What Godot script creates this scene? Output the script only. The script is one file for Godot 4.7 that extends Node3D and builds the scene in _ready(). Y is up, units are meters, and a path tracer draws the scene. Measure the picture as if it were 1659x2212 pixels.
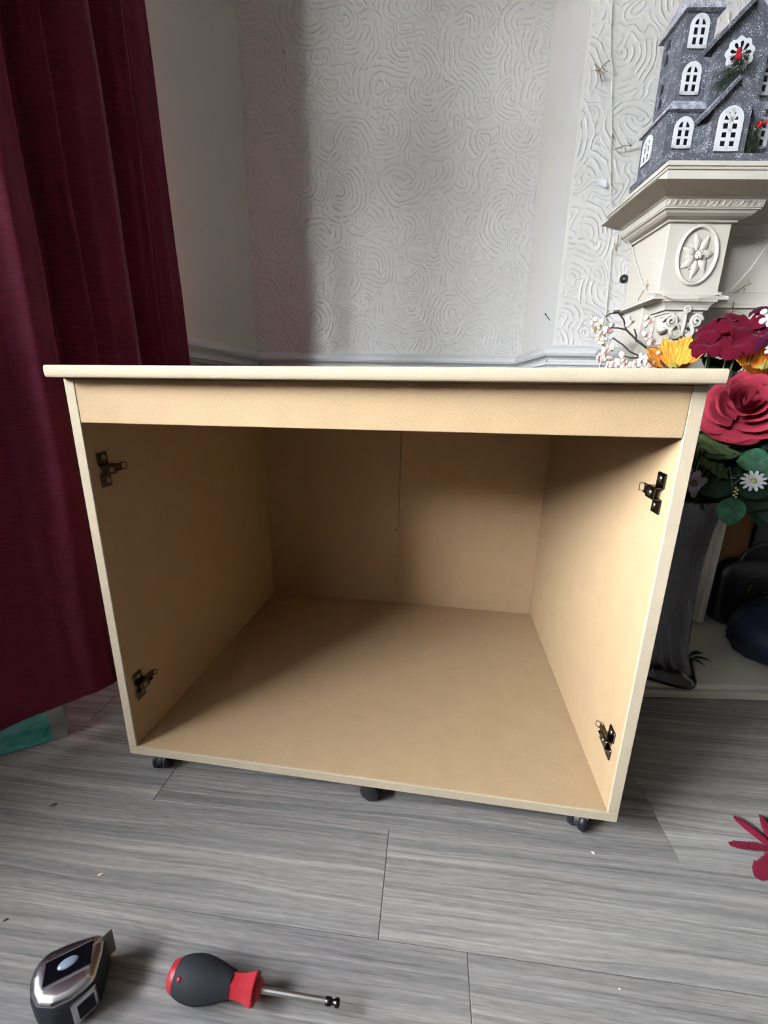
extends Node3D
# A fibreboard cabinet on castors in front of a papered alcove, beside a fireplace. Units are metres, y is up.

const V3 := Vector3.ZERO
const TH := 0.122173                                # the fireplace and the alcove walls stand 7 degrees off the cabinet
const FO := Vector3(0.88, 0.0, -0.78)               # left front corner of the chimney breast
const ROOM_H := 2.5
var M := {}
var taken := {}
var FX := Transform3D(Basis(Vector3.UP, TH), FO)    # fireplace axes
# bouquet axes: origin on the hearth under the vase
var BX := Transform3D(Basis(Vector3(0.859, 0, 0.512), Vector3.UP, Vector3(-0.512, 0, 0.859)), Vector3(1.219, 0, -0.484))
var rng := RandomNumberGenerator.new()


class Geo:
	var st := SurfaceTool.new()
	var xf := Transform3D()
	var uvs := 1.0

	func _init() -> void:
		st.begin(Mesh.PRIMITIVE_TRIANGLES)
		st.set_smooth_group(-1)

	func sm(on: bool) -> void:
		st.set_smooth_group(1 if on else -1)

	func vx(p: Vector3, t: Vector2) -> void:
		st.set_uv(t)
		st.add_vertex(xf * p)

	func tri(a: Vector3, b: Vector3, c: Vector3, ta := Vector2.ZERO, tb := Vector2.ZERO, tc := Vector2.ZERO) -> void:
		vx(a, ta); vx(c, tc); vx(b, tb)

	func quad(a: Vector3, b: Vector3, c: Vector3, d: Vector3, ta := Vector2.ZERO, tb := Vector2.ZERO, tc := Vector2.ZERO, td := Vector2.ZERO) -> void:
		tri(a, b, c, ta, tb, tc); tri(a, c, d, ta, tc, td)

	# a convex face turned away from the point m
	func face(p: Array, m: Vector3) -> void:
		var mid := Vector3.ZERO
		for q in p: mid += q
		mid /= p.size()
		var n: Vector3 = (p[1] - p[0]).cross(p[2] - p[0])
		var flip: bool = n.dot(mid - m) < 0.0
		for i in range(1, p.size() - 1):
			if flip: tri(p[0], p[i + 1], p[i])
			else: tri(p[0], p[i], p[i + 1])

	# a box with chamfered edges
	func box(c: Vector3, s: Vector3, ch := 0.0) -> void:
		var h := s * 0.5
		ch = minf(ch, minf(h.x, minf(h.y, h.z)) * 0.9)
		var at := func(sg: Vector3, ax: int) -> Vector3:
			var q := h - Vector3(ch, ch, ch)
			q[ax] = h[ax]
			return c + q * sg
		for ax in 3:
			var b := (ax + 1) % 3
			var d := (ax + 2) % 3
			for s1 in [-1.0, 1.0]:
				var pts := []
				for k in [[-1.0, -1.0], [1.0, -1.0], [1.0, 1.0], [-1.0, 1.0]]:
					var sg := Vector3.ZERO
					sg[ax] = s1; sg[b] = k[0]; sg[d] = k[1]
					pts.append(at.call(sg, ax))
				face(pts, c)
				if ch > 0.0:
					for s2 in [-1.0, 1.0]:
						var e := []
						for k in [[ax, -1.0], [ax, 1.0], [b, 1.0], [b, -1.0]]:
							var sg := Vector3.ZERO
							sg[ax] = s1; sg[b] = s2; sg[d] = k[1]
							e.append(at.call(sg, k[0]))
						face(e, c)
		if ch > 0.0:
			for x in [-1.0, 1.0]:
				for y in [-1.0, 1.0]:
					for z in [-1.0, 1.0]:
						var sg := Vector3(x, y, z)
						face([at.call(sg, 0), at.call(sg, 1), at.call(sg, 2)], c)

	func span(a: Vector3, b: Vector3, ch := 0.0) -> void:
		box((a + b) * 0.5, (b - a).abs(), ch)

	# f(u, v) with u, v from 0 to 1
	func grid(f: Callable, nu: int, nv: int, smooth := true, tu := 1.0, tv := 1.0) -> void:
		sm(smooth)
		var p := PackedVector3Array()
		for j in nv + 1:
			for i in nu + 1:
				p.append(f.call(float(i) / nu, float(j) / nv))
		for j in nv:
			for i in nu:
				var k := j * (nu + 1) + i
				var t := Vector2(tu * i / nu, tv * j / nv)
				var t2 := Vector2(tu * (i + 1) / nu, tv * (j + 1) / nv)
				quad(p[k], p[k + 1], p[k + nu + 2], p[k + nu + 1], t, Vector2(t2.x, t.y), t2, Vector2(t.x, t2.y))
		sm(false)

	func lathe(prof: Array, seg := 24, smooth := true, a0 := 0.0, a1 := TAU) -> void:
		sm(smooth)
		for i in seg:
			var p := a0 + (a1 - a0) * i / seg
			var q := a0 + (a1 - a0) * (i + 1) / seg
			var c1 := Vector3(sin(p), 0, cos(p))
			var c2 := Vector3(sin(q), 0, cos(q))
			for j in prof.size() - 1:
				var a: Vector2 = prof[j]
				var b: Vector2 = prof[j + 1]
				var ua := float(i) / seg
				var ub := float(i + 1) / seg
				var A := c1 * a.x + Vector3.UP * a.y
				var B := c2 * a.x + Vector3.UP * a.y
				var C := c2 * b.x + Vector3.UP * b.y
				var D := c1 * b.x + Vector3.UP * b.y
				if a.x > 1e-6: tri(A, B, C, Vector2(ua, a.y), Vector2(ub, a.y), Vector2(ub, b.y))
				if b.x > 1e-6: tri(A, C, D, Vector2(ua, a.y), Vector2(ub, b.y), Vector2(ua, b.y))
		sm(false)

	func tube(p: Array, r0: float, r1 := -1.0, sides := 8, flat := 1.0) -> void:
		if r1 < 0.0: r1 = r0
		sm(true)
		var rings := []
		var up := Vector3(0.13, 0.9, 0.37).normalized()
		for i in p.size():
			var d: Vector3 = (p[mini(i + 1, p.size() - 1)] - p[maxi(i - 1, 0)]).normalized()
			var s := d.cross(up)
			if s.length() < 0.05: s = d.cross(Vector3.RIGHT)
			s = s.normalized()
			var w := s.cross(d).normalized()
			var r := lerpf(r0, r1, float(i) / (p.size() - 1))
			var ring := []
			for k in sides:
				var a := TAU * k / sides
				ring.append(p[i] + (s * cos(a) + w * sin(a) * flat) * r)
			rings.append(ring)
		for i in p.size() - 1:
			for k in sides:
				var k2 := (k + 1) % sides
				quad(rings[i][k2], rings[i][k], rings[i + 1][k], rings[i + 1][k2])
		for k in sides:
			var k2 := (k + 1) % sides
			tri(p[0], rings[0][k], rings[0][k2])
			tri(p[-1], rings[-1][k2], rings[-1][k])
		sm(false)

	func ball(c: Vector3, r: Vector3, n := 8) -> void:
		grid(func(u: float, v: float) -> Vector3:
			var a := TAU * u
			var b := PI * (v - 0.5)
			return c + Vector3(sin(a) * cos(b), sin(b), cos(a) * cos(b)) * r, n * 2, n)

	# flat polygon in x, y extruded from z0 to z1
	func prism(poly: PackedVector2Array, z0: float, z1: float) -> void:
		if Geometry2D.is_polygon_clockwise(poly): poly.reverse()
		var t := Geometry2D.triangulate_polygon(poly)
		for i in range(0, t.size(), 3):
			var a := poly[t[i]]
			var b := poly[t[i + 1]]
			var c := poly[t[i + 2]]
			if (b - a).cross(c - a) < 0.0:
				var x := b
				b = c; c = x
			tri(Vector3(a.x, a.y, z1), Vector3(b.x, b.y, z1), Vector3(c.x, c.y, z1), a, b, c)
			tri(Vector3(a.x, a.y, z0), Vector3(c.x, c.y, z0), Vector3(b.x, b.y, z0), a, c, b)
		for i in poly.size():
			var a := poly[i]
			var b := poly[(i + 1) % poly.size()]
			quad(Vector3(a.x, a.y, z1), Vector3(a.x, a.y, z0), Vector3(b.x, b.y, z0), Vector3(b.x, b.y, z1))

	# profile (out, y) carried along a path in plan (x, z) with mitred corners; the moulding grows to the left of the walk
	func sweep(path: Array, prof: Array) -> void:
		var cols := []
		for i in path.size():
			var n := Vector2.ZERO
			var n1 := Vector2.ZERO
			var n2 := Vector2.ZERO
			if i > 0:
				var d: Vector2 = (path[i] - path[i - 1]).normalized()
				n1 = Vector2(d.y, -d.x)
			if i < path.size() - 1:
				var d: Vector2 = (path[i + 1] - path[i]).normalized()
				n2 = Vector2(d.y, -d.x)
			if i == 0: n = n2
			elif i == path.size() - 1: n = n1
			else:
				n = (n1 + n2).normalized()
				n /= maxf(n.dot(n1), 0.2)
			var col := []
			for q in prof: col.append(Vector3(path[i].x - n.x * q.x, q.y, path[i].y - n.y * q.x))
			cols.append(col)
		for i in path.size() - 1:
			for j in prof.size() - 1:
				quad(cols[i][j], cols[i + 1][j], cols[i + 1][j + 1], cols[i][j + 1])

	func done() -> ArrayMesh:
		st.generate_normals()
		return st.commit()


# ------------------------------------------------------------------ naming helpers
func numbered(called: String) -> String:
	var k: int = taken.get(called, 0)
	taken[called] = k + 1
	return called if k == 0 else "%s_%03d" % [called, k]

func thing(called: String, label: String, category: String, xf := Transform3D(), group := "") -> Node3D:
	var o := Node3D.new()
	o.name = numbered(called)
	add_child(o, true)
	o.transform = xf
	tag(o, label, category, group)
	return o

func tag(o: Node3D, label: String, category: String, group := "") -> void:
	o.set_meta("label", label)
	o.set_meta("category", category)
	if group != "": o.set_meta("group", group)

func part(called: String, g: Geo, mat: Material, parent: Node3D, label := "") -> MeshInstance3D:
	return inst(called, g.done(), mat, parent, label)

func inst(called: String, mesh: Mesh, mat: Material, parent: Node3D, label := "") -> MeshInstance3D:
	var o := MeshInstance3D.new()
	o.mesh = mesh
	o.material_override = mat
	o.name = numbered(called) if parent == self else called
	parent.add_child(o, true)
	if label != "": o.set_meta("label", label)
	return o

func struct(called: String, g: Geo, mat: Material, label: String, category: String) -> MeshInstance3D:
	var o := part(called, g, mat, self)
	o.set_meta("kind", "structure")
	tag(o, label, category)
	return o

# ------------------------------------------------------------------ materials
func mat(key: String, c: Color, rough := 0.6, metal := 0.0, spec := 0.5) -> StandardMaterial3D:
	var m := StandardMaterial3D.new()
	m.albedo_color = c
	m.roughness = rough
	m.metallic = metal
	m.metallic_specular = spec
	m.cull_mode = BaseMaterial3D.CULL_DISABLED
	M[key] = m
	return m

func tri_map(m: StandardMaterial3D, scale: float, world := false) -> void:
	m.uv1_triplanar = true
	m.uv1_world_triplanar = world
	m.uv1_triplanar_sharpness = 6.0
	m.uv1_scale = Vector3(scale, scale, scale)

func noise(freq: float, sd: int, oct := 3) -> FastNoiseLite:
	var n := FastNoiseLite.new()
	n.noise_type = FastNoiseLite.TYPE_SIMPLEX_SMOOTH
	n.seed = sd
	n.frequency = freq
	n.fractal_type = FastNoiseLite.FRACTAL_FBM
	n.fractal_octaves = oct
	return n

func tex(w: int, h: int, data: PackedByteArray, grey := false) -> ImageTexture:
	var im := Image.create_from_data(w, h, false, Image.FORMAT_L8 if grey else Image.FORMAT_RGB8, data)
	im.generate_mipmaps()
	return ImageTexture.create_from_image(im)

func rgb(r: float, g: float, b: float) -> Color:
	return Color(r / 255.0, g / 255.0, b / 255.0)

# picture mixed from two greys of seamless noise: base + fine speckle
func speckle(n: int, base: Color, f1: float, a1: float, f2: float, a2: float, sd: int) -> ImageTexture:
	var i1 := noise(f1, sd, 3).get_seamless_image(n, n).get_data()
	var i2 := noise(f2, sd + 7, 2).get_seamless_image(n, n).get_data()
	var d := PackedByteArray()
	d.resize(n * n * 3)
	var r := base.r * 255.0
	var g := base.g * 255.0
	var b := base.b * 255.0
	for k in n * n:
		var v := 1.0 + a1 * (i1[k] / 127.5 - 1.0) + a2 * (i2[k] / 127.5 - 1.0)
		d[k * 3] = clampi(int(r * v), 0, 255)
		d[k * 3 + 1] = clampi(int(g * v), 0, 255)
		d[k * 3 + 2] = clampi(int(b * v), 0, 255)
	return tex(n, n, d)

# embossed fans of combed arcs, as on relief wallpaper; wraps around
func swirl_height(n: int, cells: int, period: float) -> ImageTexture:
	var hgt := PackedFloat32Array()
	hgt.resize(n * n)
	var bs := noise(0.011, 63, 2).get_seamless_image(n, n).get_data()
	for k in n * n:
		var q := 0.5 + 0.5 * sin(bs[k] * 0.15)
		hgt[k] = 0.3 + 0.45 * q * q * q * q
	var wob := noise(0.012, 5, 2)
	var order := []
	var step := float(n) / cells
	for j in cells:
		for i in cells:
			order.append(Vector2((i + rng.randf() * 0.9) * step, (j + rng.randf() * 0.9) * step))
	for i in range(order.size() - 1, 0, -1):
		var k := rng.randi_range(0, i)
		var t: Vector2 = order[i]
		order[i] = order[k]
		order[k] = t
	for c in order:
		var rad := step * rng.randf_range(0.62, 1.15)
		var a0 := rng.randf() * TAU
		var wide := rng.randf_range(0.8, 1.9)
		var cx: float = c.x
		var cy: float = c.y
		var ri := int(rad)
		var ph := rng.randf() * TAU
		var kf := TAU / (period * rng.randf_range(0.85, 1.2))
		for y in range(-ri, ri + 1):
			var py := int(cy) + y
			var row := posmod(py, n) * n
			for x in range(-ri, ri + 1):
				var rr := x * x + y * y
				if rr > ri * ri: continue
				var an := absf(wrapf(atan2(y, x) - a0, -PI, PI))
				if an > wide: continue
				var px := int(cx) + x
				var dist := sqrt(rr)
				var w := wob.get_noise_2d(px, py)
				var s := 0.5 + 0.5 * sin(dist * kf + w * 4.0 + ph)
				s = s * s * s * s
				var edge := clampf((wide - an) * 3.0, 0.0, 1.0) * clampf((rad - dist) / 7.0, 0.0, 1.0)
				s *= clampf(0.85 + 2.0 * wob.get_noise_2d(py * 2.6 + 900.0, px * 2.6), 0.15, 1.0)
				var k := row + posmod(px, n)
				hgt[k] = lerpf(hgt[k], 0.3 + 0.7 * s, edge)
	var d := PackedByteArray()
	d.resize(n * n)
	for k in n * n: d[k] = clampi(int(hgt[k] * 255.0), 0, 255)
	return tex(n, n, d, true)

# grey-brown printed oak grain, u along the plank
func plank_tex(w: int, h: int, sd: int, tone: float) -> ImageTexture:
	var big := noise(1.0, sd, 3)
	var fine := noise(1.0, sd + 31, 2)
	var d := PackedByteArray()
	d.resize(w * h * 3)
	for y in h:
		var v := float(y) / h
		for x in w:
			var u := float(x) / w
			var bend := 0.055 * big.get_noise_2d(u * 1.6, 7.0 + v * 1.2)
			var a := big.get_noise_2d(u * 1.1, (v + bend) * 6.0)
			var b := big.get_noise_2d(u * 2.0 + 40.0, (v + bend) * 22.0)
			var c := fine.get_noise_2d(u * 26.0, v * 80.0)
			var e := fine.get_noise_2d(u * 3.0 + 11.0, (v + bend) * 36.0)
			var k := tone + a * 0.085 + b * 0.065 + c * 0.055
			k -= 0.19 * maxf(0.0, e - 0.22)
			k += 0.10 * maxf(0.0, b - 0.25)
			var warm := 0.5 + a * 0.9
			var i := (y * w + x) * 3
			d[i] = clampi(int(255.0 * k * (1.0 + 0.012 * warm)), 0, 255)
			d[i + 1] = clampi(int(255.0 * k * 0.975), 0, 255)
			d[i + 2] = clampi(int(255.0 * k * (0.955 - 0.02 * warm)), 0, 255)
	return tex(w, h, d)

func make_materials() -> void:
	var m := mat("mdf", Color.WHITE, 0.75, 0.0, 0.3)
	m.albedo_texture = speckle(512, rgb(173, 147, 113), 0.006, 0.015, 0.30, 0.15, 3)
	tri_map(m, 3.6)
	m = mat("mdf_edge", Color.WHITE, 0.8, 0.0, 0.3)
	m.albedo_texture = speckle(512, rgb(180, 166, 142), 0.01, 0.02, 0.2, 0.06, 13)
	tri_map(m, 4.0)
	m = mat("paper", rgb(228, 227, 223), 0.30, 0.0, 0.5)
	m.heightmap_enabled = true
	m.heightmap_texture = swirl_height(1024, 12, 13.5)
	m.heightmap_scale = 0.30
	m = mat("plaster", rgb(232, 230, 223), 0.6, 0.0, 0.4)
	m.heightmap_enabled = true
	var n := NoiseTexture2D.new()
	n.width = 512; n.height = 512; n.seamless = true; n.noise = noise(0.03, 44, 4)
	m.heightmap_texture = n
	m.heightmap_scale = 0.06
	mat("taupe", rgb(96, 86, 80), 0.8)
	m = mat("ceiling", rgb(240, 239, 237), 0.9)
	m = mat("lower_paper", Color.WHITE, 0.7)
	m.albedo_texture = floral()
	tri_map(m, 2.2, true)
	mat("gloss", rgb(226, 228, 228), 0.28, 0.0, 0.5)
	mat("cream", rgb(222, 216, 203), 0.42, 0.0, 0.5)
	mat("hearth", rgb(200, 194, 180), 0.5)
	mat("subfloor", rgb(60, 58, 56), 0.9)
	for i in 5:
		m = mat("plank%d" % i, Color.WHITE, 0.46, 0.0, 0.45)
		m.albedo_texture = plank_tex(768, 128, 100 + i * 17, [0.50, 0.525, 0.545, 0.51, 0.485][i])
	m = mat("curtain", rgb(108, 34, 56), 0.85, 0.0, 0.25)
	m.albedo_texture = slub()
	m.rim_enabled = true
	m.rim = 0.7
	m.rim_tint = 0.4
	m.backlight = Color(0.40, 0.26, 0.44)
	m = mat("canvas_art", Color.WHITE, 0.75)
	m.albedo_texture = seascape()
	mat("canvas", rgb(205, 203, 196), 0.9)
	mat("steel", rgb(206, 204, 200), 0.34, 1.0)
	mat("nickel", rgb(112, 104, 98), 0.2, 1.0)
	mat("screw", rgb(140, 134, 126), 0.3, 1.0)
	mat("chrome", rgb(236, 236, 240), 0.2, 1.0)
	mat("dark_steel", rgb(70, 68, 70), 0.3, 1.0)
	mat("black", rgb(22, 22, 25), 0.5)
	mat("black_gloss", rgb(10, 9, 14), 0.12)
	mat("rubber", rgb(38, 40, 44), 0.72, 0.0, 0.3)
	mat("red_plastic", rgb(150, 24, 36), 0.45)
	mat("lens", rgb(120, 132, 146), 0.08)
	mat("castor", rgb(20, 20, 24), 0.45)
	m = mat("house", Color.WHITE, 0.8)
	m.albedo_texture = snowed(rgb(98, 102, 112), 0.30, 51)
	tri_map(m, 7.0)
	m = mat("house_snow", Color.WHITE, 0.85)
	m.albedo_texture = snowed(rgb(140, 143, 158), -0.12, 77)
	tri_map(m, 9.0)
	mat("house_dark", rgb(70, 72, 82), 0.8)
	mat("house_white", rgb(236, 238, 242), 0.6)
	mat("house_pane", rgb(14, 15, 30), 0.3)
	mat("pine", rgb(58, 74, 50), 0.8)
	mat("berry", rgb(190, 28, 44), 0.22)
	m = mat("rose", rgb(142, 44, 60), 0.8, 0.0, 0.2)
	m.backlight = Color(0.12, 0.02, 0.03)
	m = mat("velvet", rgb(86, 8, 30), 0.8, 0.0, 0.2)
	m.rim_enabled = true
	m.rim = 0.4
	m = mat("velvet_plum", rgb(62, 12, 42), 0.8, 0.0, 0.2)
	m.rim_enabled = true
	m.rim = 0.4
	m = mat("poppy", rgb(228, 152, 58), 0.7, 0.0, 0.2)
	m.albedo_color = Color.WHITE
	m.albedo_texture = crinkle()
	m.backlight = Color(0.24, 0.2, 0.12)
	mat("poppy_eye", rgb(150, 146, 70), 0.7)
	m = mat("white_petal", rgb(226, 226, 228), 0.7, 0.0, 0.3)
	m.backlight = Color(0.2, 0.2, 0.2)
	mat("daisy_eye", rgb(214, 208, 140), 0.7)
	mat("mauve", rgb(176, 160, 178), 0.7)
	mat("blossom", rgb(238, 226, 216), 0.6, 0.0, 0.3)
	mat("blossom_pink", rgb(196, 142, 140), 0.6, 0.0, 0.3)
	mat("sepal", rgb(150, 138, 62), 0.7)
	mat("bark", rgb(52, 40, 36), 0.85)
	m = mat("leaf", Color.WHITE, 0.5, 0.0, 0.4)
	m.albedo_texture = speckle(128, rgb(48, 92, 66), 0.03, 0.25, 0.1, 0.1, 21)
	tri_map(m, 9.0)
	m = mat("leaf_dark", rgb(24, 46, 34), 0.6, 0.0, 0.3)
	m = mat("leaf_olive", rgb(72, 86, 50), 0.65, 0.0, 0.3)
	mat("stem", rgb(84, 94, 52), 0.7)
	m = mat("vase", Color.WHITE, 0.16, 0.0, 0.6)
	m.albedo_texture = streaks()
	m.clearcoat_enabled = true
	m.clearcoat = 0.3
	m.clearcoat_roughness = 0.1
	m = mat("bag", Color.WHITE, 0.55, 0.0, 0.4)
	m.albedo_texture = speckle(256, rgb(19, 26, 42), 0.02, 0.35, 0.12, 0.15, 61)
	tri_map(m, 3.0)
	mat("bag_trim", rgb(96, 92, 112), 0.5)
	mat("black_leather", rgb(16, 16, 19), 0.42)
	mat("gold", rgb(214, 180, 108), 0.25, 1.0)
	mat("amber", rgb(104, 72, 30), 0.7)
	mat("stove", rgb(24, 25, 29), 0.5)
	mat("wire", rgb(240, 238, 230), 0.45)
	mat("wire_dark", rgb(120, 112, 100), 0.5)
	mat("twig", rgb(140, 112, 86), 0.8)
	mat("bulb", rgb(240, 232, 210), 0.2)
	mat("clear", Color(0.9, 0.92, 0.92, 0.22), 0.06).transparency = BaseMaterial3D.TRANSPARENCY_ALPHA
	mat("glass", Color(0.96, 0.98, 1.0, 0.06), 0.02).transparency = BaseMaterial3D.TRANSPARENCY_ALPHA
	mat("upvc", rgb(236, 238, 240), 0.35)
	m = mat("fuzz", rgb(100, 20, 40), 0.95, 0.0, 0.1)
	m.rim_enabled = true
	m.rim = 0.5
	mat("shaving", rgb(226, 208, 172), 0.8)
	mat("outside", rgb(92, 90, 84), 0.95)

func floral() -> ImageTexture:
	var n := 128
	var a := noise(0.05, 81, 3)
	var d := PackedByteArray()
	for y in n:
		for x in n:
			var v := a.get_noise_2d(x, y)
			var w := a.get_noise_2d(x + 300, y * 1.3)
			var c := rgb(122, 104, 98)
			if v > 0.12: c = rgb(168, 140, 134)
			if absf(w) < 0.05: c = rgb(64, 72, 70)
			d.append(int(c.r * 255)); d.append(int(c.g * 255)); d.append(int(c.b * 255))
	return tex(n, n, d)

func crinkle() -> ImageTexture:
	# veined petal: orange lines running from the base to the tip
	var n := 96
	var a := noise(1.0, 57, 2)
	var d := PackedByteArray()
	for y in n:
		for x in n:
			var v := clampf(0.5 + 0.9 * a.get_noise_2d(x * 0.16, y * 0.02), 0.0, 1.0)
			var c := rgb(206, 112, 26).lerp(rgb(244, 190, 92), v)
			d.append(int(c.r * 255)); d.append(int(c.g * 255)); d.append(int(c.b * 255))
	return tex(n, n, d)

func slub() -> ImageTexture:
	var w := 256
	var h := 512
	var a := noise(1.0, 91, 2)
	var d := PackedByteArray()
	for y in h:
		for x in w:
			var v := 0.86 + 0.16 * a.get_noise_2d(x * 0.03, y * 0.45) + 0.06 * a.get_noise_2d(x * 0.5, y * 0.06)
			var c := clampi(int(v * 255), 0, 255)
			d.append(c); d.append(c); d.append(c)
	return tex(w, h, d)

func seascape() -> ImageTexture:
	var w := 256
	var h := 192
	var a := noise(0.014, 17, 4)
	var d := PackedByteArray()
	for y in h:
		for x in w:
			var v := a.get_noise_2d(x, y * 2.0)
			var c := rgb(38, 128, 116).lerp(rgb(120, 190, 184), clampf(0.5 + v * 1.6, 0, 1))
			if x > 243: c = rgb(128, 128, 128).lerp(rgb(170, 170, 168), clampf(0.5 + v, 0, 1))
			d.append(int(c.r * 255)); d.append(int(c.g * 255)); d.append(int(c.b * 255))
	return tex(w, h, d)

func snowed(base: Color, thr: float, sd: int) -> ImageTexture:
	var n := 256
	var f := noise(0.16, sd, 3).get_seamless_image(n, n).get_data()
	var b := noise(0.02, sd + 3, 3).get_seamless_image(n, n).get_data()
	var d := PackedByteArray()
	for k in n * n:
		var v := (f[k] / 127.5 - 1.0) + 0.5 * (b[k] / 127.5 - 1.0)
		var c := base * (0.95 + 0.12 * (f[k] / 127.5 - 1.0))
		c = c.lerp(rgb(226, 228, 236), clampf((v - thr) * 2.2, 0.0, 1.0))
		d.append(clampi(int(c.r * 255), 0, 255)); d.append(clampi(int(c.g * 255), 0, 255)); d.append(clampi(int(c.b * 255), 0, 255))
	return tex(n, n, d)

func streaks() -> ImageTexture:
	var w := 256
	var h := 256
	var a := noise(1.0, 33, 2)
	var d := PackedByteArray()
	for y in h:
		for x in w:
			var t := x / 256.0 * 6.0 + y / 256.0 * 1.6
			var v := a.get_noise_2d(t * 4.0, y / 256.0 * 3.0 + t)
			var c := rgb(20, 20, 24)
			c = c.lerp(rgb(54, 54, 58), clampf((v - 0.08) * 3.0, 0, 1))
			c = c.lerp(rgb(52, 14, 20), clampf((-v - 0.22) * 4.0, 0, 1))
			d.append(int(c.r * 255)); d.append(int(c.g * 255)); d.append(int(c.b * 255))
	return tex(w, h, d)

# ------------------------------------------------------------------ start
func _ready() -> void:
	rng.seed = 20240
	stage()
	make_materials()
	build_outside()
	build_floor()
	build_walls()
	build_bay()
	build_cabinet()
	build_curtain()
	build_fireplace()
	build_house()
	build_bouquet()
	build_hearth_things()
	build_small_wall_things()
	build_floor_things()

func stage() -> void:
	var cam := Camera3D.new()
	cam.name = "camera"
	cam.position = Vector3(0.5798, 0.7267, 0.5884)
	cam.rotation = Vector3(-0.2671, 0.1395, 0.0158)
	cam.fov = 101.76
	cam.near = 0.02
	cam.far = 60.0
	add_child(cam)
	cam.current = true
	var env := Environment.new()
	var sky := Sky.new()
	var sm := ProceduralSkyMaterial.new()
	sm.sky_top_color = rgb(208, 214, 223)
	sm.sky_horizon_color = rgb(224, 225, 226)
	sm.ground_horizon_color = rgb(84, 86, 80)
	sm.ground_bottom_color = rgb(70, 72, 66)
	sm.sky_energy_multiplier = 8.9
	sky.sky_material = sm
	env.background_mode = Environment.BG_SKY
	env.sky = sky
	env.ambient_light_source = Environment.AMBIENT_SOURCE_DISABLED
	env.tonemap_mode = Environment.TONE_MAPPER_LINEAR
	env.tonemap_exposure = 1.0
	env.sdfgi_enabled = true
	env.ssao_enabled = true
	env.ssil_enabled = true
	var we := WorldEnvironment.new()
	we.name = "world"
	we.environment = env
	add_child(we)
	# daylight through the three panes of the bay
	daylight("daylight_middle", Vector3(-1.06, 1.65, 1.15), Vector3(1, -0.7, 0), Vector2(1.4, 1.1), 0.12)
	daylight("daylight_far", Vector3(-0.76, 1.85, 2.24), Vector3(0.75, -0.7, -0.66), Vector2(0.7, 0.75), 0.08)
	daylight("daylight_near", Vector3(-0.64, 1.5, -0.02), Vector3(0.68, -0.7, 0.74), Vector2(0.9, 1.3), 0.03)

func daylight(called: String, at: Vector3, towards: Vector3, size: Vector2, energy: float) -> void:
	var l := AreaLight3D.new()
	l.name = called
	l.area_size = size
	l.light_energy = energy
	l.light_color = rgb(246, 248, 252)
	l.shadow_enabled = true
	l.set("area_range", 12.0)
	l.set("area_attenuation", 2.0)
	add_child(l)
	l.look_at_from_position(at, at + towards, Vector3.UP)

# ------------------------------------------------------------------ room
func build_outside() -> void:
	# what stands across the street keeps the low sky out of the windows
	var g := Geo.new()
	var c := Vector2(-0.9, 1.2)
	for i in 24:
		var p := PI * (0.5 + i / 24.0)
		var q := PI * (0.5 + (i + 1) / 24.0)
		var a := c + Vector2(cos(p), sin(p)) * 5.2
		var b := c + Vector2(cos(q), sin(q)) * 5.2
		var a2 := c + Vector2(cos(p), sin(p)) * 6.1
		var b2 := c + Vector2(cos(q), sin(q)) * 6.1
		var h := 2.3 + 0.04 * sin(i * 2.3)
		g.quad(Vector3(a.x, -0.3, a.y), Vector3(b.x, -0.3, b.y), Vector3(b.x, h, b.y), Vector3(a.x, h, a.y))
		g.quad(Vector3(a.x, h, a.y), Vector3(b.x, h, b.y), Vector3(b2.x, h, b2.y), Vector3(a2.x, h, a2.y))
		g.quad(Vector3(b2.x, -0.3, b2.y), Vector3(a2.x, -0.3, a2.y), Vector3(a2.x, h, a2.y), Vector3(b2.x, h, b2.y))
	struct("hedge_boundary", g, M.outside, "tall clipped hedge curving round outside the bay windows", "hedge")

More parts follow.
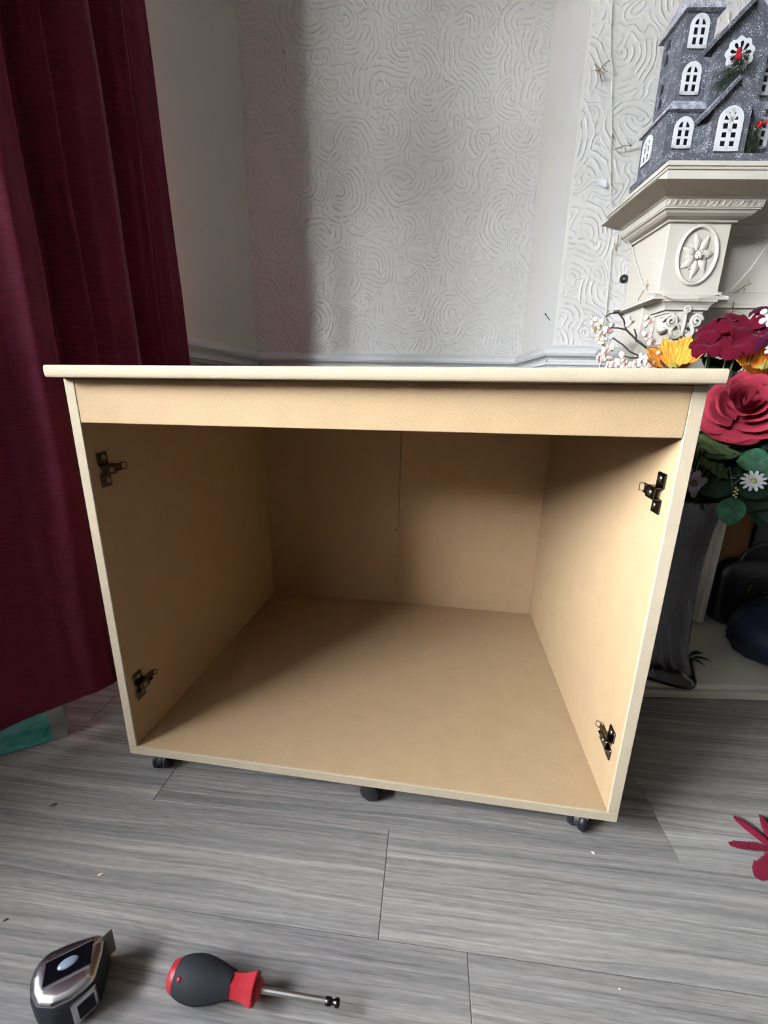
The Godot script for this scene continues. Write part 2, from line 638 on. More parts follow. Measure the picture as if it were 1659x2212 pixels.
func build_floor() -> void:
	var g := Geo.new()
	g.span(Vector3(-2.2, -0.12, -2.2), Vector3(5.2, -0.0025, 6.0))
	var fl := struct("floor", g, M.subfloor, "grey wood-look plank floor", "floor")
	# planks 0.156 m wide, laid across the view, joints staggered
	var turn := Transform3D(Basis(Vector3.UP, deg_to_rad(2.0)), Vector3(0.52, 0, 0.034))
	var w := 0.156
	var L := 0.92
	var seam := {0: 0.0, 1: 0.122, -1: -0.44, -2: 0.21, 2: -0.33, -3: -0.1, -4: 0.33, -5: -0.25}
	var meshes := []
	for k in 5:
		var pg := Geo.new()
		var b := 0.0006
		var x0 := 0.0003
		var x1 := L - 0.0003
		var z0 := 0.0003
		var z1 := w - 0.0003
		var u0 := fposmod(k * 0.061, 0.24)
		var t := func(x: float, z: float) -> Vector2: return Vector2(u0 + x / L * 0.75, z / w)
		var c := [Vector3(x0 + b, 0, z0 + b), Vector3(x1 - b, 0, z0 + b), Vector3(x1 - b, 0, z1 - b), Vector3(x0 + b, 0, z1 - b)]
		var o := [Vector3(x0, -b, z0), Vector3(x1, -b, z0), Vector3(x1, -b, z1), Vector3(x0, -b, z1)]
		pg.quad(c[3], c[2], c[1], c[0], t.call(c[3].x, c[3].z), t.call(c[2].x, c[2].z), t.call(c[1].x, c[1].z), t.call(c[0].x, c[0].z))
		for i in 4:
			var j := (i + 1) % 4
			pg.quad(c[i], c[j], o[j], o[i], t.call(c[i].x, c[i].z), t.call(c[j].x, c[j].z), t.call(o[j].x, o[j].z), t.call(o[i].x, o[i].z))
			var lo := Vector3(0, -0.0019, 0)
			pg.quad(o[i], o[j], o[j] + lo, o[i] + lo)
		meshes.append(pg.done())
	for row in range(-6, 3):
		var s: float = seam.get(row, rng.randf_range(-0.45, 0.45))
		for i in range(-2, 2):
			var pick := posmod(row * 2 + i * 3 + 1, 5)
			var o := inst("plank", meshes[posmod(pick + row, 5)], M["plank%d" % pick], fl)
			o.transform = turn * Transform3D(Basis(), Vector3(s + i * L, 0, row * w))

func wall_piece(g: Geo, a: Vector2, b: Vector2, y0: float, y1: float, thick: float, uvs := 0.83) -> void:
	# a to b walked with the room on the right-hand side: the slab grows to the left
	var d := (b - a).normalized()
	var n := Vector2(d.y, -d.x) * thick
	var L := (b - a).length()
	var p := [Vector3(a.x, y0, a.y), Vector3(b.x, y0, b.y), Vector3(b.x, y1, b.y), Vector3(a.x, y1, a.y)]
	var o := Vector3(n.x, 0, n.y)
	var s := a.x * 0.37
	g.quad(p[0], p[1], p[2], p[3], Vector2(s, -y0) * uvs, Vector2(s + L, -y0) * uvs, Vector2(s + L, -y1) * uvs, Vector2(s, -y1) * uvs)
	g.quad(p[1] + o, p[0] + o, p[3] + o, p[2] + o)
	g.quad(p[3], p[2], p[2] + o, p[3] + o)
	g.quad(p[1], p[0], p[0] + o, p[1] + o)
	g.quad(p[0], p[3], p[3] + o, p[0] + o)
	g.quad(p[2], p[1], p[1] + o, p[2] + o)

func fp(x: float, z: float) -> Vector2:
	var p := FX * Vector3(x, 0, z)
	return Vector2(p.x, p.z)

func build_walls() -> void:
	var A := Vector2(-0.125, -0.975)
	var P := Vector2(-0.150, -0.520)
	var D := Vector2(0.842, -1.094)
	var E := Vector2(0.88, -0.78)
	var F := fp(1.57, 0.0)
	var G := fp(1.57, -0.33)
	var H := fp(3.4, -0.33)
	var I := Vector2(4.6, 5.4)
	var J := Vector2(-0.55, 5.4)
	var K := Vector2(-0.55, 2.62)
	var dado := 0.83
	var spec := [
		["wall_left", P, A, M.plaster, "narrow smooth off-white pier wall between curtain and corner"],
		["wall_back", A, D, M.paper, "off-white wall of swirling embossed paper behind the cabinet"],
		["wall_return", D, E, M.plaster, "narrow smooth side of the chimney breast"],
		["wall_breast", E, F, M.paper, "chimney breast in swirling embossed paper behind the mantel"],
		["wall_side", F, G, M.plaster, "far side of the chimney breast"],
		["wall_alcove", G, H, M.paper, "alcove wall beyond the chimney breast"],
		["wall_right", H, I, M.plaster, "plain off-white wall on the right of the room"],
		["wall_front", I, J, M.taupe, "plain taupe wall opposite the fireplace"],
		["wall_corner", J, K, M.taupe, "plain taupe wall beside the bay"]]
	for s in spec:
		var g := Geo.new()
		var thick := 0.008 if s[0] == "wall_return" else 0.14
		wall_piece(g, s[1], s[2], dado, ROOM_H, thick)
		var o := struct(s[0], g, s[3], s[4], "wall")
		var lo := Geo.new()
		wall_piece(lo, s[1], s[2], 0.0, dado, thick)
		part("lower_wallpaper", lo, M.lower_paper, o, "dark patterned paper below the dado rail")
	var c := Geo.new()
	c.span(Vector3(-2.2, ROOM_H, -2.2), Vector3(5.2, ROOM_H + 0.12, 6.0))
	struct("ceiling", c, M.ceiling, "plain white ceiling", "ceiling")
	# dado rail
	var prof := [Vector2(0, 0.886), Vector2(0.010, 0.885), Vector2(0.013, 0.880), Vector2(0.020, 0.876), Vector2(0.027, 0.868), Vector2(0.029, 0.860), Vector2(0.026, 0.853), Vector2(0.018, 0.848), Vector2(0.014, 0.843), Vector2(0.015, 0.838), Vector2(0.021, 0.835), Vector2(0.022, 0.829), Vector2(0.017, 0.825), Vector2(0.014, 0.818), Vector2(0.0, 0.815)]
	var runs := [["trim_left", [P, A], "white moulded dado rail on the pier wall beside the curtain"], ["trim_back", [A, D], "white moulded dado rail on the papered back wall"], ["trim_return", [D, E], "white moulded dado rail on the side of the chimney breast"], ["trim_breast", [E, fp(0.19, 0.0)], "white moulded dado rail on the chimney breast beside the fireplace"]]
	var all := [P, A, D, E, fp(0.19, 0.0)]
	for i in 4:
		var g := Geo.new()
		# the whole run gives the mitres; only its own length is kept
		var sub := [all[i], all[i + 1]]
		mitred(g, all, i, prof)
		struct(runs[i][0], g, M.gloss, runs[i][2], "dado rail")
	var bp := [Vector2(0, 0.14), Vector2(0.008, 0.138), Vector2(0.014, 0.125), Vector2(0.016, 0.1), Vector2(0.016, 0.0)]
	for i in 3:
		var g := Geo.new()
		mitred(g, all, i, bp)
		struct(["baseboard_left", "baseboard_back", "baseboard_return"][i], g, M.gloss, ["white skirting board under the pier wall", "white skirting board behind the cabinet", "white skirting board on the chimney breast side"][i], "skirting")

func mitred(g: Geo, all: Array, i: int, prof: Array) -> void:
	var ends := []
	for k in [i, i + 1]:
		var n := Vector2.ZERO
		var n1 := Vector2.ZERO
		var n2 := Vector2.ZERO
		if k > 0:
			var d: Vector2 = (all[k] - all[k - 1]).normalized()
			n1 = Vector2(-d.y, d.x)
		if k < all.size() - 1:
			var d: Vector2 = (all[k + 1] - all[k]).normalized()
			n2 = Vector2(-d.y, d.x)
		if n1 == Vector2.ZERO: n = n2
		elif n2 == Vector2.ZERO: n = n1
		else:
			n = (n1 + n2).normalized()
			n /= maxf(n.dot(n1), 0.2)
		var col := []
		for q in prof: col.append(Vector3(all[k].x + n.x * q.x, q.y, all[k].y + n.y * q.x))
		ends.append(col)
	for j in prof.size() - 1:
		g.quad(ends[0][j], ends[0][j + 1], ends[1][j + 1], ends[1][j])
	for e in ends:
		for j in range(1, prof.size() - 1): g.tri(e[0], e[j], e[j + 1])

func build_bay() -> void:
	var P := Vector2(-0.150, -0.520)
	var Q := Vector2(-1.12, 0.36)
	var S := Vector2(-1.12, 1.94)
	var T := Vector2(-0.55, 2.62)
	var segs := [[Q, P, "near", 0.85], [S, Q, "middle", 1.02], [T, S, "far", 1.42]]
	var k := 0
	for s in segs:
		k += 1
		var a: Vector2 = s[0]
		var b: Vector2 = s[1]
		var y0: float = s[3]
		var g := Geo.new()
		wall_piece(g, a, b, 0.0, y0, 0.14)
		wall_piece(g, a, b, 2.3, ROOM_H, 0.14)
		var d := (b - a).normalized()
		wall_piece(g, a, a + d * 0.04, y0, 2.3, 0.14)
		wall_piece(g, b - d * 0.04, b, y0, 2.3, 0.14)
		struct("wall_bay_" + s[2], g, M.plaster, "%s side of the bay, plain wall around its window" % s[2], "wall")
		var a2 := a + d * 0.04
		var b2 := b - d * 0.04
		var n := Vector2(d.y, -d.x)
		var L := (b2 - a2).length()
		var xf := Transform3D(Basis(Vector3(d.x, 0, d.y), Vector3.UP, Vector3(-n.x, 0, -n.y)), Vector3(a2.x + n.x * 0.09, 0, a2.y + n.y * 0.09))
		var fr := Geo.new()
		fr.xf = xf
		fr.span(Vector3(0, y0, -0.03), Vector3(L, y0 + 0.06, 0.03), 0.004)
		fr.span(Vector3(0, 2.24, -0.03), Vector3(L, 2.3, 0.03), 0.004)
		fr.span(Vector3(0, y0 + 0.06, -0.03), Vector3(0.05, 2.24, 0.03), 0.004)
		fr.span(Vector3(L - 0.05, y0 + 0.06, -0.03), Vector3(L, 2.24, 0.03), 0.004)
		fr.span(Vector3(0.05, 1.9, -0.025), Vector3(L - 0.05, 1.95, 0.025), 0.004)
		if s[2] == "middle": fr.span(Vector3(L / 2 - 0.03, y0 + 0.06, -0.025), Vector3(L / 2 + 0.03, 1.9, 0.025), 0.004)
		var w := struct("window_%d" % k, fr, M.upvc, "white framed %s window of the bay" % s[2], "window")
		var gl := Geo.new()
		gl.xf = xf
		gl.quad(Vector3(0.05, y0 + 0.06, 0), Vector3(L - 0.05, y0 + 0.06, 0), Vector3(L - 0.05, 2.24, 0), Vector3(0.05, 2.24, 0))
		part("pane", gl, M.glass, w)
		var sl := Geo.new()
		sl.xf = xf
		sl.span(Vector3(-0.03, y0 - 0.03, 0.03), Vector3(L + 0.03, y0, 0.16), 0.005)
		part("sill", sl, M.gloss, w)

# ------------------------------------------------------------------ the cabinet
func build_cabinet() -> void:
	var c := thing("cabinet", "open-fronted bare fibreboard cabinet on black castors in the middle of the room", "cabinet")
	var W := 0.9
	var D := 0.688
	var b := 0.045                                     # underside of the bottom board
	var t := 0.0173
	var H := b + 0.703
	var ch := 0.0008
	# each board: faces of one material, sawn edges of another (a thin strip along the front)
	var board := func(called: String, a: Vector3, z: Vector3) -> MeshInstance3D:
		var g := Geo.new()
		g.span(a, z, ch)
		return part(called, g, M.mdf, c)
	var strip := func(p: MeshInstance3D, a: Vector3, z: Vector3) -> void:
		var g := Geo.new()
		g.span(a, z, ch)
		part("sawn_edge", g, M.mdf_edge, p, "pale sawn front edge")
	var e := 0.0035
	var o: MeshInstance3D = board.call("bottom_board", Vector3(0.0, b, -D), Vector3(W, b + t, -e))
	strip.call(o, Vector3(0, b, -e), Vector3(W, b + t, 0))
	o = board.call("side_panel", Vector3(0, b + t, -D), Vector3(t, H, -e))
	strip.call(o, Vector3(0, b + t, -e), Vector3(t, H, 0))
	o = board.call("side_panel", Vector3(W - t, b + t + 0.0012, -D), Vector3(W, H, -e))
	strip.call(o, Vector3(W - t, b + t, -e), Vector3(W, H, 0))
	# back in two boards that meet in a fine joint
	board.call("back_panel", Vector3(t, b + t, -D), Vector3(0.4505, H, -D + 0.012))
	board.call("back_panel", Vector3(0.4513, b + t, -D), Vector3(W - t, H, -D + 0.012))
	var tongue := Geo.new()
	tongue.span(Vector3(0.44, b + t, -D - 0.003), Vector3(0.462, H, -D))
	part("joint_strip", tongue, M.mdf, c)
	var hole := Geo.new()
	hole.xf = Transform3D(Basis(Vector3.RIGHT, PI / 2), Vector3(0.4425, 0.32, -D + 0.0121))
	hole.lathe([Vector2(0, 0.0004), Vector2(0.0025, 0.0004), Vector2(0.003, 0)], 10)
	part("screw_head", hole, M.dark_steel, c)
	var r := Geo.new()
	r.span(Vector3(t + 0.0004, H - 0.0655, -t), Vector3(W - t - 0.0004, H - 0.0006, -0.0003), ch)
	part("front_rail", r, M.mdf, c)
	# top with rounded front and ends, overhanging the front
	var tp := Geo.new()
	var y0 := H + 0.0006
	var y1 := y0 + t
	tp.span(Vector3(-0.001, y0, -D - 0.005), Vector3(W + 0.002, y1, 0.0245), 0.0015)
	var top := part("top_board", tp, M.mdf, c)
	var te := Geo.new()
	var xs := [-0.0012, W + 0.0022]
	te.sm(false)
	var rp := []
	for i in 9:
		var a := PI * (i / 8.0 - 0.5)
		var k := 0.0045
		rp.append(Vector2(0.0245 + k * pow(maxf(cos(a), 0.0), 0.6), (y0 + y1) / 2 + (t / 2) * sin(a)))
	for i in 8:
		var p: Vector2 = rp[i]
		var q: Vector2 = rp[i + 1]
		te.quad(Vector3(xs[0], p.y, p.x), Vector3(xs[1], p.y, p.x), Vector3(xs[1], q.y, q.x), Vector3(xs[0], q.y, q.x))
	for x in xs:
		for i in range(1, 8):
			te.tri(Vector3(x, rp[0].y, rp[0].x), Vector3(x, rp[i].y, rp[i].x), Vector3(x, rp[i + 1].y, rp[i + 1].x))
	part("sawn_edge", te, M.mdf_edge, top, "pale rounded front edge of the top")
	# castors
	for p in [Vector3(0.052, 0, -0.024), Vector3(0.478, 0, -0.024), Vector3(0.85, 0, -0.024), Vector3(0.06, 0, -0.62), Vector3(0.84, 0, -0.62)]:
		castor(c, p, b)
	# hinge mounting plates
	hinge(c, Vector3(t, 0.604, -0.030), 1, 4.0)
	hinge(c, Vector3(t, 0.182, -0.030), 1, 9.0)
	hinge(c, Vector3(W - t, 0.604, -0.032), -1, 4.0)
	hinge(c, Vector3(W - t, 0.175, -0.034), -1, 8.0)

func castor(c: Node3D, at: Vector3, top: float) -> void:
	var g := Geo.new()
	g.xf = Transform3D(Basis(Vector3.UP, at.x * 3.0), at)
	g.box(Vector3(0, top - 0.0015, 0), Vector3(0.038, 0.003, 0.038), 0.001)
	g.xf = g.xf * Transform3D(Basis(), Vector3(0, top - 0.003, 0))
	g.lathe([Vector2(0.011, 0), Vector2(0.011, -0.006), Vector2(0.006, -0.01), Vector2(0, -0.01)], 14)
	g.xf = Transform3D(Basis(Vector3.UP, at.x * 3.0), at)
	# hood over the twin wheels
	g.sm(true)
	for i in 8:
		var a := PI * i / 8.0
		var q := PI * (i + 1) / 8.0
		var A := Vector3(0, 0.019 + sin(a) * 0.0195, cos(a) * 0.0195)
		var B := Vector3(0, 0.019 + sin(q) * 0.0195, cos(q) * 0.0195)
		g.quad(A + Vector3(-0.004, 0, 0), A + Vector3(0.004, 0, 0), B + Vector3(0.004, 0, 0), B + Vector3(-0.004, 0, 0))
	var cs := part("castor", g, M.castor, c, "small black plastic twin-wheel castor")
	for s in [-1.0, 1.0]:
		var w := Geo.new()
		w.xf = Transform3D(Basis(Vector3.UP, at.x * 3.0), at) * Transform3D(Basis(Vector3(0, 0, 1), -PI / 2), Vector3(s * 0.009, 0.0185, 0))
		w.lathe([Vector2(0, -0.0062), Vector2(0.006, -0.0062), Vector2(0.0165, -0.0056), Vector2(0.0185, -0.004), Vector2(0.0185, 0.004), Vector2(0.0165, 0.0056), Vector2(0.006, 0.0062), Vector2(0, 0.0062)], 22)
		part("wheel", w, M.castor, cs)

func hinge(c: Node3D, at: Vector3, side: float, tilt: float) -> void:
	# local frame: x out of the panel, y up, z towards the room
	var B := Basis(Vector3(side, 0, 0), Vector3.UP, Vector3(0, 0, 1)) * Basis(Vector3(1, 0, 0), deg_to_rad(tilt * 0.6))
	var xf := Transform3D(B.scaled_local(Vector3(1.15, 1.12, 1.15)), at)
	var g := Geo.new()
	g.xf = xf
	# two screw wings, stepped up to a raised bridge
	g.span(Vector3(0, 0.007, -0.009), Vector3(0.0024, 0.026, 0.010), 0.0008)
	g.span(Vector3(0, -0.026, -0.009), Vector3(0.0024, -0.007, 0.010), 0.0008)
	g.span(Vector3(0.0, 0.0065, -0.012), Vector3(0.0095, 0.0082, 0.009), 0.0005)
	g.span(Vector3(0.0, -0.0082, -0.012), Vector3(0.0095, -0.0065, 0.009), 0.0005)
	g.span(Vector3(0.0082, -0.0078, -0.014), Vector3(0.0100, 0.0078, 0.008), 0.0008)
	var plate := part("hinge_plate", g, M.nickel, c, "bright metal hinge mounting plate without its door")
	var arm := Geo.new()
	arm.xf = xf
	arm.span(Vector3(0.0035, -0.0055, -0.030), Vector3(0.0052, 0.0055, -0.010), 0.0006)
	arm.span(Vector3(0.0052, -0.0055, -0.024), Vector3(0.0090, -0.0042, -0.010), 0.0004)
	arm.span(Vector3(0.0052, 0.0042, -0.024), Vector3(0.0090, 0.0055, -0.010), 0.0004)
	arm.tube([Vector3(0.004, -0.005, -0.029), Vector3(0.009, -0.005, -0.034), Vector3(0.009, 0.005, -0.034), Vector3(0.004, 0.005, -0.029)], 0.0008, -1, 6)
	part("hook_arm", arm, M.nickel, plate)
	for p in [Vector3(0.0022, 0.0185, -0.001), Vector3(0.0022, -0.0165, -0.003), Vector3(0.0100, 0, -0.003)]:
		var s := Geo.new()
		s.xf = xf * Transform3D(Basis(Vector3(0, 0, 1), -PI / 2), p)
		s.lathe([Vector2(0.0042, 0), Vector2(0.0040, 0.0009), Vector2(0.0028, 0.0018), Vector2(0.0014, 0.0019), Vector2(0.0012, 0.001), Vector2(0, 0.001)], 16)
		s.box(Vector3(0, 0.0014, 0), Vector3(0.005, 0.0012, 0.0009))
		s.box(Vector3(0, 0.0014, 0), Vector3(0.0009, 0.0012, 0.005))
		part("screw", s, M.screw, plate)

# ------------------------------------------------------------------ curtain and painting
func curve_at(tab: Array, s: float) -> float:
	for i in tab.size() - 1:
		if s <= tab[i + 1].x:
			var t := clampf((s - tab[i].x) / (tab[i + 1].x - tab[i].x), 0.0, 1.0)
			return lerpf(tab[i].y, tab[i + 1].y, t * t * (3.0 - 2.0 * t))
	return tab[-1].y

func build_curtain() -> void:
	var path := Curve2D.new()
	for p in [Vector2(-0.5, 0.33), Vector2(-0.26, 0.04), Vector2(-0.19, -0.05), Vector2(-0.145, -0.15), Vector2(-0.115, -0.33), Vector2(-0.103, -0.505)]: path.add_point(p)
	var L := path.get_baked_length()
	var folds := [Vector2(0, 0), Vector2(0.06, 0.03), Vector2(0.12, -0.03), Vector2(0.2, 0.03), Vector2(0.27, -0.03), Vector2(0.35, 0.03), Vector2(0.43, -0.02), Vector2(0.49, -0.025), Vector2(0.52, 0.0), Vector2(0.552, 0.034), Vector2(0.583, 0.024), Vector2(0.602, -0.02), Vector2(0.632, -0.036), Vector2(0.65, -0.006), Vector2(0.666, 0.012), Vector2(0.675, -0.001), Vector2(0.70, 0.022), Vector2(0.733, 0.034), Vector2(0.752, 0.026), Vector2(0.768, -0.02), Vector2(0.805, -0.028), Vector2(0.832, 0.004), Vector2(0.846, 0.018), Vector2(0.856, -0.012), Vector2(0.875, 0.006), Vector2(0.90, 0.016), Vector2(0.914, -0.008), Vector2(0.94, -0.004), Vector2(0.98, 0.004)]
	var g := Geo.new()
	var wob := noise(1.0, 9, 2)
	var f := func(u: float, v: float) -> Vector3:
		var s := u * L
		var y := 0.088 + v * 2.2
		var p := path.sample_baked(s, false)
		var q := path.sample_baked(minf(s + 0.02, L), false) - path.sample_baked(maxf(s - 0.02, 0.0), false)
		var n := Vector2(-q.y, q.x).normalized()
		if n.x < 0.0: n = -n
		var ss := s + 0.006 * wob.get_noise_2d(s * 4.0, y * 1.2)
		var d := curve_at(folds, ss) * lerpf(0.25, 1.25, clampf((y - 0.1) / 0.6, 0.0, 1.0)) + 0.004 * wob.get_noise_2d(s * 9.0 + 50.0, y * 2.0)
		# the edge by the wall drifts a little with height
		var drift := 0.020 * clampf((y - 0.8) / 0.8, -0.5, 1.2) * smoothstep(0.4, 0.98, s)
		return Vector3(p.x + n.x * d - drift, y, p.y + n.y * d)
	g.grid(f, 230, 44, true, 3.2, 5.0)
	var c := part("curtain", g, M.curtain, self)
	tag(c, "long burgundy curtain hanging in folds left of the cabinet", "curtain")
	var hem := Geo.new()
	hem.grid(func(u: float, v: float) -> Vector3:
		var p: Vector3 = f.call(u, 0.0)
		var q: Vector3 = f.call(minf(u + 0.004, 1.0), 0.0)
		var w: Vector3 = f.call(maxf(u - 0.004, 0.0), 0.0)
		var n := (q - w).cross(Vector3.UP).normalized()
		var a := TAU * v
		return p + n * cos(a) * 0.0025 + Vector3.UP * (0.004 + sin(a) * 0.005), 230, 6, true, 3.2, 0.1)
	part("hem", hem, M.curtain, c)
	# a canvas picture standing on the floor behind the curtain
	var cx := Transform3D(Basis(Vector3(0.789, 0, -0.614), Vector3.UP, Vector3(0.614, 0, 0.789)) * Basis(Vector3.RIGHT, deg_to_rad(-5.0)), Vector3(-0.204, 0.001, -0.058))
	var t := thing("canvas_picture", "teal and grey canvas picture standing on the floor under the curtain hem", "picture", cx)
	var b := Geo.new()
	b.span(Vector3(-0.56, 0, -0.028), Vector3(0, 0.42, -0.001), 0.001)
	part("stretcher", b, M.canvas, t)
	var a := Geo.new()
	a.quad(Vector3(-0.559, 0.001, 0), Vector3(-0.001, 0.001, 0), Vector3(-0.001, 0.419, 0), Vector3(-0.559, 0.419, 0), Vector2(0, 1), Vector2(1, 1), Vector2(1, 0), Vector2(0, 0))
	part("painted_face", a, M.canvas_art, t)

# ------------------------------------------------------------------ fireplace (built in its own axes, x along the wall, z out of it)
func build_fireplace() -> void:
	var f := thing("fireplace_surround", "cream moulded fireplace surround with an oval flower carving on its frieze block", "fireplace", FX)
	var m: Material = M.cream
	var x0 := 0.114
	var xr := 1.456
	# shelf
	var g := Geo.new()
	g.span(Vector3(x0 + 0.002, 1.192, 0.0), Vector3(xr - 0.002, 1.2215, 0.254))
	var pth := [Vector2(x0, 0.0), Vector2(x0, 0.256), Vector2(xr, 0.256), Vector2(xr, 0.0)]
	g.sweep(pth, [Vector2(-0.03, 1.191), Vector2(0, 1.191), Vector2(0, 1.207), Vector2(0.003, 1.2075), Vector2(0.004, 1.210), Vector2(0.003, 1.2125), Vector2(0.006, 1.213), Vector2(0.006, 1.2215), Vector2(0.005, 1.2222), Vector2(-0.03, 1.2222)])
	part("mantel_shelf", g, m, f)
	# blocks and frieze
	var bl := 0.19
	var br := 0.338
	var cl := 1.232
	var cr := 1.38
	var bz := 0.16
	var rz := 0.07
	g = Geo.new()
	g.span(Vector3(br - 0.01, 0.985, 0.0), Vector3(cl + 0.01, 1.192, rz))
	g.span(Vector3(br - 0.01, 0.985, 0.0), Vector3(cl + 0.01, 1.014, rz + 0.006), 0.002)
	part("frieze_board", g, m, f)
	for e in [[bl, br], [cl, cr]]:
		g = Geo.new()
		g.span(Vector3(e[0], 0.974, 0.0), Vector3(e[1], 1.192, bz), 0.0015)
		part("frieze_block", g, m, f)
	var brk := [Vector2(bl, 0.0), Vector2(bl, bz), Vector2(br, bz), Vector2(br, rz), Vector2(cl, rz), Vector2(cl, bz), Vector2(cr, bz), Vector2(cr, 0.0)]
	g = Geo.new()
	var prof := [Vector2(-0.002, 1.143), Vector2(0.007, 1.143), Vector2(0.008, 1.147), Vector2(0.012, 1.1475), Vector2(0.020, 1.150), Vector2(0.027, 1.154), Vector2(0.031, 1.159), Vector2(0.035, 1.1595), Vector2(0.035, 1.162), Vector2(0.037, 1.163), Vector2(0.039, 1.177), Vector2(0.041, 1.178)]
	for i in 9:
		var a := (PI / 2) * i / 8.0
		prof.append(Vector2(0.042 + 0.052 * (1.0 - cos(a)), 1.179 + 0.0125 * sin(a)))
	g.sweep(brk, prof)
	part("cornice", g, m, f)
	# carved leaf-and-egg band on the left block
	g = Geo.new()
	var nb := 16
	for i in nb:
		var x := bl - 0.036 + (br - bl + 0.072) * (i + 0.5) / nb
		var bx := Transform3D(Basis(Vector3(0, 0, 1), -0.55), Vector3(x, 1.1705, bz + 0.0375))
		g.xf = bx
		g.ball(V3, Vector3(0.0034, 0.0072, 0.0035), 5)
	g.xf = Transform3D()
	part("carved_band", g, m, f)
	# moulding under the blocks
	g = Geo.new()
	g.sweep(brk, [Vector2(0, 0.994), Vector2(0.005, 0.993), Vector2(0.006, 0.986), Vector2(0.009, 0.984), Vector2(0.015, 0.982), Vector2(0.018, 0.978), Vector2(0.018, 0.973), Vector2(0.012, 0.9725), Vector2(-0.02, 0.9725)])
	part("block_moulding", g, m, f)
	# pilaster boards, inner panels, capitals, columns
	for s in [0, 1]:
		var l: float = bl if s == 0 else cl
		var r: float = br if s == 0 else cr
		var cxm := (l + r) / 2
		g = Geo.new()
		g.span(Vector3(l + 0.002, 0.034, 0.0), Vector3(r - 0.002, 0.973, 0.10), 0.001)
		part("pilaster_board", g, m, f)
		g = Geo.new()
		var ia: float = r - 0.01 if s == 0 else 0.97
		var ib: float = 0.562 if s == 0 else l + 0.01
		g.span(Vector3(ia, 0.034, 0.0), Vector3(ib, 0.985, 0.08), 0.006)
		var ed: float = ib - 0.02 if s == 0 else ia
		g.span(Vector3(ed, 0.034, 0.0), Vector3(ed + 0.02, 0.985, 0.088), 0.005)
		part("inner_panel", g, m, f)
		g = Geo.new()
		g.sweep([Vector2(cxm - 0.052, 0.09), Vector2(cxm - 0.052, 0.165), Vector2(cxm + 0.052, 0.165), Vector2(cxm + 0.052, 0.09)], [Vector2(-0.04, 0.9725), Vector2(0.013, 0.9725), Vector2(0.013, 0.968), Vector2(0.010, 0.967), Vector2(0.005, 0.962), Vector2(0.002, 0.956), Vector2(0.001, 0.951), Vector2(-0.006, 0.950), Vector2(-0.006, 0.944), Vector2(-0.010, 0.943), Vector2(-0.010, 0.937), Vector2(-0.045, 0.936)])
		var cap := part("capital", g, m, f)
		var at := Vector3(cxm, 0, 0.118)
		g = Geo.new()
		g.xf = Transform3D(Basis(), at)
		g.lathe([Vector2(0.043, 0.95), Vector2(0.041, 0.93), Vector2(0.038, 0.90), Vector2(0.040, 0.882), Vector2(0.046, 0.879), Vector2(0.049, 0.875), Vector2(0.046, 0.871), Vector2(0.041, 0.869), Vector2(0.041, 0.866)], 32)
		part("bell", g, m, cap)
		for q in [-1.0, 1.0]:
			g = Geo.new()
			var pts := []
			for i in 30:
				var a := i * 0.40
				var rr := 0.0165 * (1.0 - i / 34.0)
				pts.append(Vector3(cxm + q * (0.031 + rr * cos(a)), 0.925 + rr * sin(a), 0.164 + 0.004 * i / 30.0))
			pts.push_front(Vector3(cxm + q * 0.046, 0.935, 0.160))
			g.tube(pts, 0.0042, 0.003, 7)
			g.tube([Vector3(cxm + q * 0.004, 0.905, 0.163), Vector3(cxm + q * 0.012, 0.915, 0.165), Vector3(cxm + q * 0.024, 0.930, 0.165), Vector3(cxm + q * 0.034, 0.940, 0.164)], 0.003, 0.0035, 7)
			part("volute", g, m, cap)
			g = Geo.new()
			pts = []
			for i in 22:
				var a := 2.4 - i * 0.33
				var rr := 0.022 * (1.0 - i / 26.0)
				pts.append(Vector3(cxm + q * (0.012 + rr * cos(a)), 0.898 + rr * sin(a), 0.162 + 0.005 * i / 22.0))
			g.tube(pts, 0.0058, 0.003, 7)
			g.ball(Vector3(cxm + q * 0.017, 0.893, 0.160), Vector3(0.014, 0.012, 0.007), 6)
			part("scroll_leaf", g, m, cap)
			g = Geo.new()
			g.ball(Vector3(cxm + q * 0.043, 0.906, 0.150), Vector3(0.012, 0.008, 0.012), 5)
			part("side_leaf", g, m, cap)
		g = Geo.new()
		g.xf = Transform3D(Basis(), Vector3(cxm, 0.951, 0.172))
		for i in 9:
			var a := TAU * i / 9
			g.ball(Vector3(cos(a) * 0.007, sin(a) * 0.007, 0), Vector3(0.0035, 0.0035, 0.003), 4)
		g.ball(V3, Vector3(0.0035, 0.0035, 0.0045), 4)
		part("rosette", g, m, cap)
		g = Geo.new()
		g.tube([Vector3(cxm, 0.944, 0.168), Vector3(cxm, 0.92, 0.169), Vector3(cxm, 0.89, 0.167)], 0.003, 0.005, 7)
		part("stalk", g, m, cap)
		g = Geo.new()
		g.xf = Transform3D(Basis(), at)
		g.lathe([Vector2(0.041, 0.868), Vector2(0.043, 0.5), Vector2(0.044, 0.16), Vector2(0.050, 0.155), Vector2(0.053, 0.145), Vector2(0.050, 0.135), Vector2(0.046, 0.13), Vector2(0.056, 0.122), Vector2(0.058, 0.11), Vector2(0.056, 0.1)], 32)
		part("column", g, m, f)
		g = Geo.new()
		g.span(Vector3(cxm - 0.068, 0.034, 0.06), Vector3(cxm + 0.068, 0.1, 0.186), 0.003)
		part("plinth", g, m, f)
	# oval carving on the left block
	var oc := Vector3((bl + br) / 2 + 0.004, 1.073, bz)
	g = Geo.new()
	var ring := []
